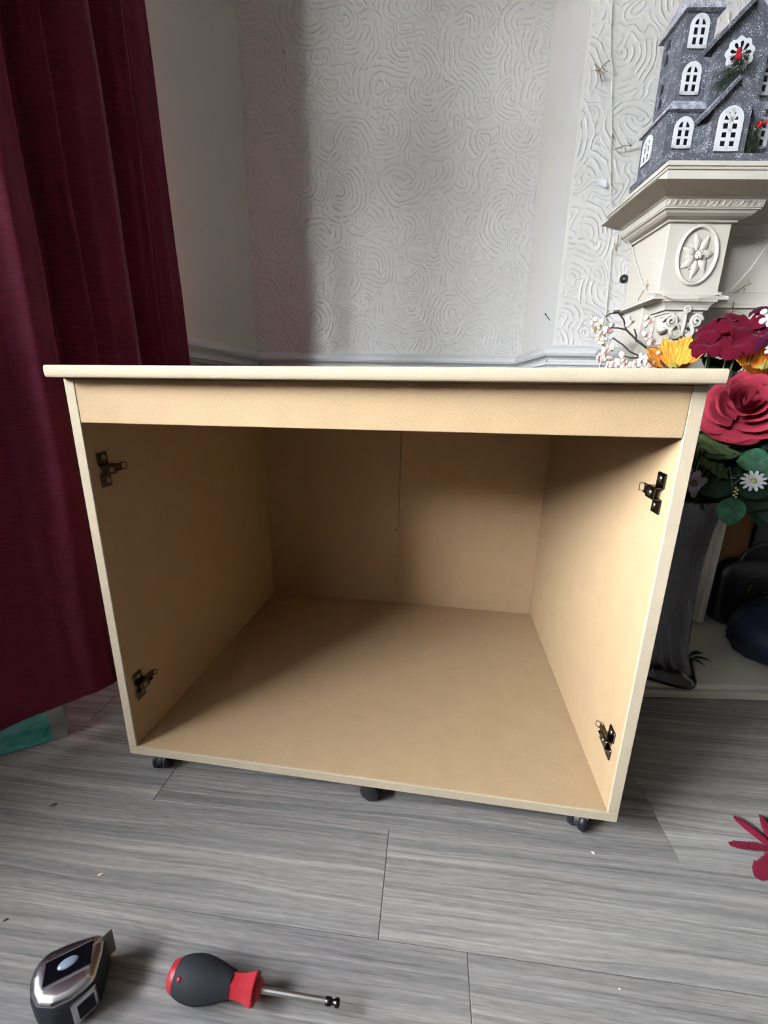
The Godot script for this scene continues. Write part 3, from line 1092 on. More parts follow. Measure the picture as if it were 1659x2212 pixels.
	g.grid(func(u: float, v: float) -> Vector3:
		var a := TAU * u
		var b := PI * v
		var k := 1.0 + 0.085 * cos(b) + 0.02
		return oc + Vector3(cos(a) * 0.0455 * k, sin(a) * 0.0610 * k, sin(b) * 0.0075), 56, 8)
	g.grid(func(u: float, v: float) -> Vector3: return oc + Vector3(cos(TAU * u) * 0.042 * v, sin(TAU * u) * 0.056 * v, 0.0009), 40, 2)
	var pat := part("oval_carving", g, m, f)
	for i in 14:
		var a := TAU * i / 14.0 + 0.1
		var inner := i % 2 == 0
		var ln: float = 0.95 if inner else 0.72
		g = Geo.new()
		var tip := Vector3(cos(a) * 0.043 * ln, sin(a) * 0.057 * ln, 0)
		var sd := Vector3(-sin(a), cos(a), 0)
		g.grid(func(u: float, v: float) -> Vector3:
			var w := 0.0088 * pow(sin(PI * pow(v, 0.72)), 0.8) * (u * 2.0 - 1.0)
			return oc + tip * (0.14 + 0.86 * v) + sd * w + Vector3(0, 0, (0.0085 if inner else 0.005) * sin(PI * clampf(v * 0.8 + 0.15, 0, 1)) - absf(u - 0.5) * 0.006), 4, 8)
		part("petal", g, m, pat)
	g = Geo.new()
	g.ball(oc + Vector3(0, 0, 0.008), Vector3(0.009, 0.010, 0.006), 7)
	for i in 6:
		g.ball(oc + Vector3(cos(i * 1.047) * 0.007, sin(i * 1.047) * 0.007, 0.011), Vector3(0.003, 0.003, 0.003), 4)
	part("carved_centre", g, m, pat)
	# closed-up fire opening
	g = Geo.new()
	g.span(Vector3(0.55, 0.034, 0.001), Vector3(1.0, 0.985, 0.006))
	part("closure_board", g, M.amber, f, "brown board closing the fire opening")
	g = Geo.new()
	g.span(Vector3(0.71, 0.034, 0.006), Vector3(0.98, 0.62, 0.02), 0.002)
	part("black_panel", g, M.stove, f, "black panel in front of the closed opening")
	# hearth
	var h := thing("hearth", "low cream stepped hearth slab under the vase and bag", "hearth", FX)
	g = Geo.new()
	g.span(Vector3(0.10, 0.0, 0.0), Vector3(1.48, 0.017, 0.407), 0.002)
	part("lower_slab", g, M.hearth, h)
	g = Geo.new()
	g.span(Vector3(0.108, 0.0185, 0.0), Vector3(1.472, 0.034, 0.397), 0.004)
	part("upper_slab", g, M.hearth, h)

# ------------------------------------------------------------------ decorated wooden house on the mantel
func arch_poly(w: float, h: float, n := 10) -> PackedVector2Array:
	var p := PackedVector2Array([Vector2(-w / 2, 0), Vector2(w / 2, 0)])
	for i in n + 1:
		var a := PI * i / n
		p.append(Vector2(cos(a) * w / 2, h - w / 2 + sin(a) * w / 2 * 1.0))
	return p

func house_window(parent: Node3D, xf: Transform3D, w: float, h: float, rows: int, fan := false) -> void:
	var g := Geo.new()
	g.xf = xf
	var st := w * 0.20
	var mid := w * 0.16
	var th := 0.003
	var spring := h - w / 2
	g.span(Vector3(-w / 2, 0, 0), Vector3(-w / 2 + st, spring, th))
	g.span(Vector3(w / 2 - st, 0, 0), Vector3(w / 2, spring, th))
	g.span(Vector3(-w / 2, 0, 0), Vector3(w / 2, h * 0.11, th))
	g.span(Vector3(-mid / 2, 0, 0), Vector3(mid / 2, h - 0.003, th))
	var y := h * 0.11
	var stp := (spring - y) / (rows - 1)
	for i in rows - 1:
		var yy := y + stp * (i + 1)
		g.span(Vector3(-w / 2 + st, yy - h * 0.075, 0), Vector3(w / 2 - st, yy, th))
	var n := 12
	for i in n:
		var a := PI * i / n
		var b := PI * (i + 1) / n
		var ro := w / 2
		var ri := w / 2 - st
		var c := Vector3(0, spring, 0)
		var A := c + Vector3(cos(a) * ro, sin(a) * ro, 0)
		var B := c + Vector3(cos(b) * ro, sin(b) * ro, 0)
		var C := c + Vector3(cos(b) * ri, sin(b) * ri, 0)
		var D := c + Vector3(cos(a) * ri, sin(a) * ri, 0)
		var o := Vector3(0, 0, th)
		g.quad(A + o, B + o, C + o, D + o)
		g.quad(A, A + o, B + o, B)
		g.quad(D, C, C + o, D + o)
	if fan:
		for q in [-1.0, 1.0]:
			var d := Vector3(q * 0.707, 0.707, 0)
			var s := Vector3(-d.y, d.x, 0) * mid * 0.4
			var c := Vector3(0, spring, th)
			g.quad(c - s, c + d * w * 0.42 - s, c + d * w * 0.42 + s, c + s)
	var o := part("window", g, M.house_white, parent, "white arched window frame")
	var p := Geo.new()
	p.xf = xf
	p.prism(arch_poly(w * 0.96, h * 0.985), -0.001, 0.0008)
	part("pane", p, M.house_pane, o)

func roof_slab(parent: Node3D, a: Vector2, b: Vector2, z0: float, z1: float, th: float) -> void:
	# a slab from eave a to ridge b (x, y), snow lying on top
	var d := (b - a).normalized()
	var n := Vector2(-d.y, d.x)
	if n.y < 0.0: n = -n
	var g := Geo.new()
	g.prism(PackedVector2Array([a, b, b + n * th, a + n * th]), z0, z1)
	var o := part("roof", g, M.house, parent)
	var s := Geo.new()
	s.prism(PackedVector2Array([a + n * th, b + n * th, b + n * (th + 0.0012), a + n * (th + 0.0012)]), z0 + 0.001, z1 - 0.001)
	part("snow", s, M.house_snow, o)

func skirt(parent: Node3D, a: Vector3, b: Vector3, ia: Vector3, ib: Vector3) -> void:
	# hipped ledge: outer rectangle a..b at a.y, inner ia..ib at ia.y
	var g := Geo.new()
	var o := [Vector3(a.x, a.y, a.z), Vector3(b.x, a.y, a.z), Vector3(b.x, a.y, b.z), Vector3(a.x, a.y, b.z)]
	var i2 := [Vector3(ia.x, ia.y, ia.z), Vector3(ib.x, ia.y, ia.z), Vector3(ib.x, ia.y, ib.z), Vector3(ia.x, ia.y, ib.z)]
	var dn := Vector3(0, -0.004, 0)
	for k in 4:
		var j := (k + 1) % 4
		g.quad(o[j], o[k], i2[k], i2[j])
		g.quad(o[k], o[j], o[j] + dn, o[k] + dn)
	g.quad(o[0] + dn, o[1] + dn, o[2] + dn, o[3] + dn)
	g.quad(i2[3], i2[2], i2[1], i2[0])
	part("roof", g, M.house_snow, parent, "snow-covered eave")

func build_house() -> void:
	var h := thing("decorative_house", "grey snow-dusted wooden house with white arched windows on the mantelpiece", "decoration", FX)
	var g := Geo.new()
	g.span(Vector3(0.106, 1.2225, 0.11), Vector3(0.356, 1.2365, 0.260), 0.001)
	part("base_plate", g, M.house, h)
	var xc := 0.231
	for s in [-1.0, 1.0]:
		var lo: float = 0.113 if s < 0 else 2 * xc - 0.113
		var hi: float = 0.193 if s < 0 else 2 * xc - 0.193
		var a := minf(lo, hi)
		var b := maxf(lo, hi)
		g = Geo.new()
		g.span(Vector3(a, 1.2365, 0.125), Vector3(b, 1.332, 0.222), 0.0008)
		part("tower", g, M.house, h)
		skirt(h, Vector3(a - 0.006, 1.332, 0.118), Vector3(b + 0.006, 1.332, 0.231), Vector3(a + 0.008, 1.349, 0.132), Vector3(b - 0.006, 1.349, 0.218))
		g = Geo.new()
		g.span(Vector3(a + 0.010, 1.345, 0.138), Vector3(b - 0.007, 1.504, 0.214), 0.0008)
		part("tower", g, M.house, h)
		skirt(h, Vector3(a + 0.002, 1.504, 0.128), Vector3(b + 0.001, 1.504, 0.225), Vector3(a + 0.036, 1.585, 0.168), Vector3(b - 0.034, 1.585, 0.19))
		var cx: float = xc + s * 0.081
		house_window(h, Transform3D(Basis(), Vector3(cx, 1.2605, 0.222)), 0.040, 0.058, 3)
		house_window(h, Transform3D(Basis(), Vector3(cx + 0.002, 1.360, 0.214)), 0.038, 0.058, 3)
		house_window(h, Transform3D(Basis(), Vector3(cx + 0.002, 1.439, 0.214)), 0.038, 0.058, 3)
		var sb := Basis(Vector3.UP, s * PI / 2)
		var ox: float = lo
		var ix: float = a + 0.010 if s < 0 else b - 0.007
		house_window(h, Transform3D(sb, Vector3(ox, 1.262, 0.156)), 0.036, 0.056, 3)
		for yy in [1.366, 1.392, 1.446, 1.472]:
			g = Geo.new()
			g.xf = Transform3D(sb, Vector3(ix, yy, 0.160))
			g.prism(PackedVector2Array([Vector2(-0.005, 0), Vector2(0.005, 0), Vector2(0.005, 0.014), Vector2(0, 0.019), Vector2(-0.005, 0.014)]), -0.001, 0.0008)
			part("pane", g, M.house_pane, h)
	# tall middle gable
	g = Geo.new()
	g.prism(PackedVector2Array([Vector2(xc - 0.046, 1.2365), Vector2(xc + 0.060, 1.2365), Vector2(xc + 0.060, 1.445), Vector2(xc + 0.010, 1.500), Vector2(xc - 0.046, 1.445)]), 0.135, 0.232)
	part("gable_wall", g, M.house, h)
	roof_slab(h, Vector2(xc - 0.060, 1.428), Vector2(xc + 0.010, 1.500), 0.125, 0.244, 0.007)
	roof_slab(h, Vector2(xc + 0.080, 1.428), Vector2(xc + 0.010, 1.500), 0.125, 0.244, 0.007)
	# front porch gable
	g = Geo.new()
	g.prism(PackedVector2Array([Vector2(xc - 0.040, 1.2365), Vector2(xc + 0.038, 1.2365), Vector2(xc + 0.038, 1.322), Vector2(xc, 1.362), Vector2(xc - 0.040, 1.322)]), 0.2, 0.250)
	part("gable_wall", g, M.house, h)
	roof_slab(h, Vector2(xc - 0.056, 1.303), Vector2(xc, 1.365), 0.195, 0.2595, 0.0065)
	roof_slab(h, Vector2(xc + 0.056, 1.303), Vector2(xc, 1.365), 0.195, 0.2595, 0.0065)
	house_window(h, Transform3D(Basis(), Vector3(xc - 0.002, 1.2425, 0.250)), 0.050, 0.080, 4, true)
	# scalloped flower light
	g = Geo.new()
	var fl := PackedVector2Array()
	for i in 72:
		var a := TAU * i / 72.0
		var r := 0.0245 + 0.0050 * absf(sin(a * 4.5 + 0.2))
		fl.append(Vector2(cos(a) * r, sin(a) * r))
	g.xf = Transform3D(Basis(), Vector3(0.232, 1.419, 0.232))
	g.prism(fl, 0.0, 0.003)
	var rose := part("flower_window", g, M.house_white, h, "white scalloped round window")
	for i in 9:
		g = Geo.new()
		var a := TAU * i / 9.0 + PI / 2
		g.xf = Transform3D(Basis(Vector3(0, 0, 1), a - PI / 2), Vector3(0.232, 1.419, 0.235))
		g.prism(PackedVector2Array([Vector2(0, 0.007), Vector2(0.0030, 0.016), Vector2(0.0026, 0.0195), Vector2(0, 0.0212), Vector2(-0.0026, 0.0195), Vector2(-0.0030, 0.016)]), 0.0, 0.0006)
		part("pane", g, M.house_pane, rose)
	# sprigs of pine with red berries
	sprig(h, Vector3(0.219, 1.392, 0.248), Vector3(-0.6, -0.8, 0.02), 0.072, 31, Vector3(0.211, 1.402, 0.256))
	sprig(h, Vector3(0.290, 1.272, 0.236), Vector3(-0.15, -0.9, 0.12), 0.045, 32, Vector3(0.297, 1.290, 0.246))

func sprig(h: Node3D, at: Vector3, dir: Vector3, ln: float, sd: int, berries: Vector3) -> void:
	var r := RandomNumberGenerator.new()
	r.seed = sd
	var g := Geo.new()
	for i in 420:
		var t := r.randf()
		var p := at + dir * ln * (t - 0.35) + Vector3(r.randf_range(-1, 1), r.randf_range(-1, 1), r.randf_range(-0.3, 0.6)) * 0.012
		var d := (dir * 0.9 + Vector3(r.randf_range(-1, 1), r.randf_range(-0.9, 0.9), r.randf_range(-0.4, 1.0)) * 0.75).normalized() * r.randf_range(0.010, 0.018)
		g.tube([p, p + d], 0.0005, 0.0002, 3)
	var o := part("pine_sprig", g, M.pine, h)
	for i in 5:
		var b := Geo.new()
		b.ball(berries + Vector3(r.randf_range(-0.007, 0.007), r.randf_range(-0.009, 0.009), r.randf() * 0.006), Vector3.ONE * 0.0042, 5)
		part("berry", b, M.berry, o)

# ------------------------------------------------------------------ bouquet
func petal(g: Geo, phi: float, hw: float, prof: Array, ruffle: float, sd: float, nu := 8, nv := 7, fine := 0.0) -> void:
	# prof: (r, y) from base to tip, the petal wraps round the local y axis
	g.grid(func(u: float, v: float) -> Vector3:
		var s := u * 2.0 - 1.0
		var k := v * (1.0 - 0.20 * s * s * v)
		var q := k * (prof.size() - 1)
		var i := mini(int(q), prof.size() - 2)
		var p: Vector2 = prof[i].lerp(prof[i + 1], q - i)
		var a := phi + s * hw * pow(sin(PI * (0.18 + 0.60 * v)), 0.7)
		var w := ruffle * v * v * (0.8 * sin(s * 5.0 + sd) + 0.6 * sin(s * 11.0 + sd * 2.3 + v * 4.0) + fine * sin(s * 23.0 + sd))
		return Vector3(sin(a) * (p.x + w * 0.5), p.y + w, cos(a) * (p.x + w * 0.5)), nu, nv)

func facing(at: Vector3, axis: Vector3, spin := 0.0) -> Transform3D:
	# local y along axis, in bouquet axes
	var y := axis.normalized()
	var x := Vector3(0, 0, 1).cross(y)
	if x.length() < 0.05: x = Vector3.RIGHT
	x = x.normalized()
	return BX * Transform3D(Basis(x, y, x.cross(y)) * Basis(Vector3.UP, spin), at)

func stem_to(t: Node3D, from: Vector3, r := 0.0018, called := "stem", m: Material = null) -> void:
	# from a flower down into the mouth of the vase, in bouquet axes; kept in the thing's own axes
	var mouth := Vector3(-0.045 + clampf(from.x * 0.25, -0.03, 0.03), 0.47, clampf(from.z * 0.3, -0.025, 0.025))
	var mid := from.lerp(mouth, 0.5) + Vector3(from.x * 0.1, 0.01, 0)
	var inv := t.transform.affine_inverse() * BX
	var g := Geo.new()
	var pts := []
	for i in 9:
		var k := i / 8.0
		var p := from * (1 - k) * (1 - k) + mid * 2 * k * (1 - k) + mouth * k * k
		pts.append(inv * p)
	pts.append(inv * Vector3(-0.045 + (mouth.x + 0.045) * 0.3, 0.36, mouth.z * 0.3))
	g.tube(pts, r, r, 6)
	part(called, g, M.stem if m == null else m, t)

func leaf(t: Node3D, at: Vector3, dir: Vector3, face_to: Vector3, ln: float, wd: float, m: Material, crinkle := 0.0) -> void:
	# at: the leaf's foot in bouquet axes
	var inv := t.transform.affine_inverse() * BX
	var d := dir.normalized()
	var s := d.cross(face_to).normalized()
	var n := s.cross(d).normalized()
	var g := Geo.new()
	var ph := at.x * 90.0 + at.y * 40.0
	g.grid(func(u: float, v: float) -> Vector3:
		var q := u * 2.0 - 1.0
		var w := wd * 0.5 * pow(sin(PI * pow(clampf(v, 0.001, 0.999), 0.8)), 0.65) * q
		var z := -0.12 * ln * v * v + absf(q) * 0.10 * wd + crinkle * (sin(q * 7.0 + v * 11.0 + ph) + sin(v * 17.0 - q * 5.0 + ph)) * sin(PI * v)
		return inv * (at + d * ln * v + s * w + n * z), 6, 9)
	part("leaf", g, m, t)

func build_bouquet() -> void:
	# vase: square, waisted, flaring into its foot
	var v := thing("vase", "tall dark glass vase with red streaks standing on the hearth beside the cabinet", "vase", BX * Transform3D(Basis(Vector3.UP, 0.12), Vector3(-0.045, 0.034, 0)))
	var g := Geo.new()
	var prof := [Vector2(0.0, 0.0), Vector2(0.092, 0.0), Vector2(0.096, 0.006), Vector2(0.094, 0.012), Vector2(0.078, 0.022), Vector2(0.070, 0.05), Vector2(0.062, 0.10), Vector2(0.053, 0.18), Vector2(0.050, 0.24), Vector2(0.051, 0.32), Vector2(0.054, 0.40), Vector2(0.060, 0.46), Vector2(0.062, 0.47), Vector2(0.058, 0.47), Vector2(0.054, 0.455), Vector2(0.048, 0.40), Vector2(0.044, 0.3), Vector2(0.0, 0.2)]
	g.grid(func(u: float, w: float) -> Vector3:
		var q := w * (prof.size() - 1)
		var i := mini(int(q), prof.size() - 2)
		var p: Vector2 = prof[i].lerp(prof[i + 1], q - i)
		var a := TAU * u + p.y * 1.2
		var sq := pow(pow(absf(cos(TAU * u)), 5.0) + pow(absf(sin(TAU * u)), 5.0), -0.2)
		return Vector3(sin(a) * p.x * sq, p.y, cos(a) * p.x * sq), 48, (prof.size() - 1) * 2, true, 1.0, 2.0)
	part("body", g, M.vase, v)
	# the big rose
	var rp := Vector3(0.022, 0.728, 0.045)
	var r := thing("rose", "large dusky red rose beside the cabinet's top right corner", "flower", facing(rp, Vector3(0.05, 0.42, 0.9)))
	var rings := [
		[6, 1.00, [Vector2(0.006, -0.03), Vector2(0.040, -0.034), Vector2(0.066, -0.024), Vector2(0.078, -0.022), Vector2(0.084, -0.030)], 0.0085],
		[5, 0.95, [Vector2(0.006, -0.026), Vector2(0.036, -0.024), Vector2(0.054, -0.006), Vector2(0.064, 0.004), Vector2(0.071, 0.000)], 0.0075],
		[5, 0.95, [Vector2(0.005, -0.024), Vector2(0.030, -0.018), Vector2(0.043, 0.004), Vector2(0.049, 0.017), Vector2(0.055, 0.018)], 0.006],
		[4, 1.05, [Vector2(0.004, -0.022), Vector2(0.023, -0.014), Vector2(0.032, 0.008), Vector2(0.036, 0.021), Vector2(0.041, 0.026)], 0.0045],
		[4, 1.0, [Vector2(0.004, -0.02), Vector2(0.016, -0.012), Vector2(0.022, 0.008), Vector2(0.025, 0.022), Vector2(0.027, 0.030)], 0.002],
		[3, 1.2, [Vector2(0.003, -0.02), Vector2(0.009, -0.010), Vector2(0.013, 0.008), Vector2(0.015, 0.022), Vector2(0.016, 0.031)], 0.0015],
		[3, 1.2, [Vector2(0.002, -0.02), Vector2(0.005, -0.010), Vector2(0.007, 0.008), Vector2(0.007, 0.022), Vector2(0.006, 0.029)], 0.001]]
	var k := 0
	for ring in rings:
		for i in ring[0]:
			k += 1
			g = Geo.new()
			petal(g, TAU * (i + 0.37 * k) / ring[0] + k * 0.4, ring[1], ring[2], ring[3], k * 1.7, 10, 8)
			part("petal", g, M.rose, r)
	stem_to(r, rp + Vector3(0, -0.012, -0.03), 0.003)
	# two yellow poppies
	var spots := [[Vector3(-0.126, 0.803, 0.0), Vector3(0.0, 0.74, 0.67), "yellow-orange crinkled poppy peeping over the cabinet top", 1.0, 0.4], [Vector3(0.036, 0.796, -0.005), Vector3(0.05, 0.74, 0.67), "yellow-orange crinkled poppy above the big red rose", 1.0, 1.9]]
	for s in spots:
		var p := thing("poppy", s[2], "flower", facing(s[0], s[1], s[4]))
		for i in 6:
			g = Geo.new()
			var lift := 0.0 if i % 2 == 0 else 0.004
			petal(g, TAU * i / 6.0, 0.72, [Vector2(0.003, 0.0), Vector2(0.016, 0.000), Vector2(0.030, 0.010 + lift), Vector2(0.040, 0.026 + lift), Vector2(0.049, 0.040 + lift), Vector2(0.055, 0.046 + lift)], 0.0055, i * 2.1 + s[4], 26, 8, 0.45)
			part("petal", g, M.poppy, p)
		g = Geo.new()
		g.lathe([Vector2(0.0, 0.016), Vector2(0.007, 0.015), Vector2(0.010, 0.010), Vector2(0.008, 0.003), Vector2(0.003, 0.0)], 12)
		part("seed_head", g, M.poppy_eye, p)
		stem_to(p, s[0] + Vector3(0, -0.002, 0))
	# velvety burgundy spray
	var vs := thing("velvet_flower_spray", "spray of broad dark burgundy velvet petals above the roses", "flower", BX * Transform3D(Basis(), Vector3(-0.03, 0.83, 0.0)))
	var heads := [[Vector3(-0.062, 0.852, 0.015), 0], [Vector3(-0.024, 0.890, -0.005), 0], [Vector3(0.022, 0.866, 0.005), 1], [Vector3(-0.012, 0.848, 0.02), 0], [Vector3(0.03, 0.90, -0.02), 1], [Vector3(-0.058, 0.886, -0.01), 0]]
	k = 0
	for hd in heads:
		var x := vs.transform.affine_inverse() * facing(hd[0], Vector3(sin(k * 2.0) * 0.5, 0.75, 0.62), k * 1.3)
		for i in 5:
			g = Geo.new()
			g.xf = x
			petal(g, TAU * i / 5.0, 0.78, [Vector2(0.001, 0), Vector2(0.012, 0.007), Vector2(0.025, 0.012), Vector2(0.036, 0.006), Vector2(0.040, -0.010)], 0.0050, k * 3.1 + i, 8, 6)
			part("petal", g, M.velvet_plum if (hd[1] == 1 and i % 2 == 0) else M.velvet, vs)
		k += 1
		stem_to(vs, hd[0])
	# daisy, mauve bloom, small white blooms
	daisy("white double daisy on a stem below the big rose", Vector3(0.064, 0.567, 0.065), Vector3(0.05, 0.35, 0.9), 12, 0.0235, M.white_petal, M.daisy_eye)
	daisy("pale mauve bloom half hidden behind the cabinet side", Vector3(-0.040, 0.542, 0.03), Vector3(0.5, 0.2, 0.8), 7, 0.034, M.mauve, M.stem)
	daisy("small white bloom just touching the cabinet edge by the rose", Vector3(-0.050, 0.684, 0.02), Vector3(0.4, 0.2, 0.8), 6, 0.020, M.white_petal, M.stem)
	daisy("pale greenish white bloom between the velvet spray and upper poppy", Vector3(0.045, 0.838, 0.02), Vector3(0.2, 0.5, 0.8), 7, 0.018, M.white_petal, M.daisy_eye)
	var bs := thing("bud_sprig", "sprig of round white buds at the top right of the bouquet", "flower", BX * Transform3D(Basis(), Vector3(0.014, 0.90, -0.02)))
	for p in [Vector3(0.009, 0.903, 0.0), Vector3(0.017, 0.914, 0.0), Vector3(0.027, 0.899, 0.005), Vector3(0.018, 0.895, 0.01), Vector3(0.034, 0.908, 0.0), Vector3(0.030, 0.888, 0.012), Vector3(0.022, 0.906, -0.006)]:
		g = Geo.new()
		g.ball(bs.transform.affine_inverse() * BX * p, Vector3.ONE * 0.0065, 6)
		part("bud", g, M.white_petal, bs)
	stem_to(bs, Vector3(0.018, 0.893, 0.0), 0.001)
	# foliage
	var e := thing("round_leaf_sprig", "sprig with a hanging round green leaf in front of the fire opening", "leaves", BX * Transform3D(Basis(), Vector3(0.03, 0.56, 0.03)))
	var cam := Vector3(0, 0.15, 1)
	leaf(e, Vector3(0.036, 0.527, 0.06), Vector3(0.10, -1, 0.05), cam, 0.066, 0.052, M.leaf)
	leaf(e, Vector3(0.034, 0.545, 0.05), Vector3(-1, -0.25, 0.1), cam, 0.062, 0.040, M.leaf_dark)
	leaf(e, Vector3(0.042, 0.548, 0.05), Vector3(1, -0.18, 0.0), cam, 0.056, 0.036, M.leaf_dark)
	var inv := e.transform.affine_inverse() * BX
	g = Geo.new()
	g.tube([inv * Vector3(0.020, 0.588, 0.03), inv * Vector3(0.028, 0.565, 0.05), inv * Vector3(0.036, 0.527, 0.06)], 0.0013, -1, 6)
	g.tube([inv * Vector3(0.027, 0.572, 0.05), inv * Vector3(0.045, 0.577, 0.06), inv * Vector3(0.064, 0.567, 0.062)], 0.001, -1, 6)
	part("twig", g, M.stem, e)
	for i in 6:
		g = Geo.new()
		g.ball(inv * Vector3(0.038 + 0.004 * (i % 2), 0.548 - i * 0.004, 0.064), Vector3.ONE * 0.0026, 5)
		part("bud", g, M.daisy_eye, e)
	stem_to(e, Vector3(0.020, 0.588, 0.03))
	e = thing("rose_leaf_pair", "pair of broad matt green rose leaves right below the big rose", "leaves", BX * Transform3D(Basis(), Vector3(0.06, 0.6, 0.05)))
	leaf(e, Vector3(0.082, 0.612, 0.045), Vector3(-1, -0.12, 0.25), cam, 0.056, 0.052, M.leaf)
	leaf(e, Vector3(0.072, 0.605, 0.045), Vector3(0.8, -0.5, 0.1), cam, 0.052, 0.044, M.leaf)
	leaf(e, Vector3(0.070, 0.64, 0.0), Vector3(0.6, 0.5, 0.1), cam, 0.06, 0.05, M.leaf_dark)
	stem_to(e, Vector3(0.076, 0.610, 0.045))
	e = thing("crumpled_leaf_spray", "crumpled olive green leaves between the cabinet edge and the rose", "leaves", BX * Transform3D(Basis(), Vector3(-0.01, 0.62, 0.0)))
	for q in [[-0.055, 0.648, 0.02, 1.0, -0.10, 0.075, 0.030], [-0.045, 0.628, 0.03, 1.0, -0.05, 0.070, 0.028], [-0.03, 0.612, 0.03, 1.0, 0.15, 0.066, 0.032], [-0.04, 0.600, 0.02, 0.9, -0.35, 0.060, 0.030], [-0.02, 0.595, 0.025, 0.8, -0.6, 0.055, 0.028], [-0.05, 0.66, 0.0, 0.5, 0.6, 0.06, 0.03]]:
		leaf(e, Vector3(q[0], q[1], q[2]), Vector3(q[3], q[4], 0.1), Vector3(0, 0.6, 0.8), q[5], q[6], M.leaf_olive, 0.0035)
	stem_to(e, Vector3(-0.045, 0.625, 0.02))
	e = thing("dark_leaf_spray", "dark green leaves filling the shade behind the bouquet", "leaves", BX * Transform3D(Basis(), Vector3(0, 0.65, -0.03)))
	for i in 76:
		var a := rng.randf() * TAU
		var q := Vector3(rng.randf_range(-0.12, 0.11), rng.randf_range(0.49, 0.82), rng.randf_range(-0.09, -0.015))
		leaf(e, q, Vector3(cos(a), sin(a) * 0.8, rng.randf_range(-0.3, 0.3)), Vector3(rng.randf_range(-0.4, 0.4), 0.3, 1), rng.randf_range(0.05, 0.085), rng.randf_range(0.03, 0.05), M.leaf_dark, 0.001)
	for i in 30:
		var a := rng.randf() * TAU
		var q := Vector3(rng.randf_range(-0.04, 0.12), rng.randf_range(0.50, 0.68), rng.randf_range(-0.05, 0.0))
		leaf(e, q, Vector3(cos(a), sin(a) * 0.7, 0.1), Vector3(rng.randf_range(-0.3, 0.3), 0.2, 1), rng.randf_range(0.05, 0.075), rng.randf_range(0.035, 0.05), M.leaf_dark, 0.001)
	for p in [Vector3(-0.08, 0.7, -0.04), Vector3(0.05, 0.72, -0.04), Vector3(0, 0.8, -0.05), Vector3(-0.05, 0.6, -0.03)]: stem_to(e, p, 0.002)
	# blossom branch
	var b := thing("blossom_branch", "dark twiggy branch of pale pink blossom rising behind the cabinet top", "flower", BX * Transform3D(Basis(), Vector3(-0.18, 0.82, 0)))
	inv = b.transform.affine_inverse() * BX
	var lines := [
		[[-0.100, 0.760, -0.01], [-0.132, 0.801, 0.0], [-0.161, 0.829, 0.0], [-0.183, 0.851, 0.0], [-0.21, 0.872, 0.0], [-0.239, 0.9, 0.0], [-0.248, 0.924, 0.0], [-0.264, 0.943, 0.0], [-0.28, 0.941, 0.0], [-0.292, 0.934, 0.0]],
		[[-0.239, 0.9, 0.0], [-0.257, 0.905, 0.004], [-0.272, 0.906, 0.01]],
		[[-0.165, 0.815, 0.0], [-0.192, 0.832, 0.0], [-0.223, 0.848, 0.0], [-0.241, 0.865, 0.0], [-0.267, 0.883, 0.0]],
		[[-0.170, 0.828, 0.0], [-0.196, 0.833, 0.0], [-0.217, 0.832, 0.01], [-0.244, 0.842, 0.01]],
		[[-0.212, 0.871, 0.0], [-0.215, 0.886, 0.0], [-0.221, 0.9, 0.0]],
		[[-0.157, 0.826, -0.01], [-0.186, 0.857, -0.01], [-0.166, 0.854, -0.01], [-0.147, 0.841, -0.01]]]
	for i in lines.size():
		g = Geo.new()
		var pts := []
		for p in lines[i]: pts.append(inv * Vector3(p[0], p[1], p[2]))
		g.tube(pts, 0.0032 if i == 0 else 0.0022, 0.0014, 7)
		part("twig", g, M.bark, b)
	g = Geo.new()
	var coil := []
	for i in 60:
		var a := i * 0.75
		coil.append(inv * (Vector3(-0.258, 0.943, 0.0) + Vector3(-0.016, 0.0, 0) * (i / 60.0) + Vector3(0, cos(a), sin(a)) * 0.0042))
	g.tube(coil, 0.0007, -1, 5)
	part("wire_coil", g, M.dark_steel, b, "thin wire coiled round the branch tip")
	var bl := [[-0.315, 0.931, 0.0], [-0.311, 0.907, 0.01], [-0.289, 0.897, 0.01], [-0.281, 0.906, 0.0], [-0.232, 0.917, 0.01], [-0.192, 0.917, 0.0], [-0.191, 0.886, 0.0], [-0.264, 0.858, 0.01], [-0.28, 0.845, 0.01], [-0.269, 0.832, 0.01], [-0.242, 0.834, 0.01], [-0.232, 0.82, 0.01], [-0.216, 0.814, 0.01], [-0.187, 0.828, 0.02], [-0.175, 0.812, 0.02], [-0.201, 0.817, 0.01], [-0.288, 0.872, 0.01], [-0.248, 0.818, 0.01], [-0.17, 0.84, 0.0], [-0.300, 0.915, 0.01], [-0.183, 0.872, 0.0], [-0.276, 0.86, 0.0], [-0.295, 0.885, 0.01], [-0.28, 0.83, 0.02], [-0.255, 0.812, 0.02], [-0.225, 0.806, 0.02], [-0.19, 0.80, 0.03], [-0.20, 0.832, -0.01], [-0.262, 0.82, 0.0]]
	for i in bl.size():
		var c := Vector3(bl[i][0], bl[i][1], bl[i][2])
		g = Geo.new()
		for j in 6:
			var d := Vector3(rng.randf_range(-1, 1), rng.randf_range(-1, 1), rng.randf_range(-0.6, 1)) * 0.009
			g.ball(inv * (c + d), Vector3(rng.randf_range(0.004, 0.006), rng.randf_range(0.005, 0.008), rng.randf_range(0.004, 0.006)), 5)
		var o := part("blossom", g, M.blossom, b)
		g = Geo.new()
		g.ball(inv * (c + Vector3(0.004, -0.003, 0.006)), Vector3(0.004, 0.006, 0.004), 5)
		part("bud", g, M.blossom_pink if i % 3 != 1 else M.sepal, o)

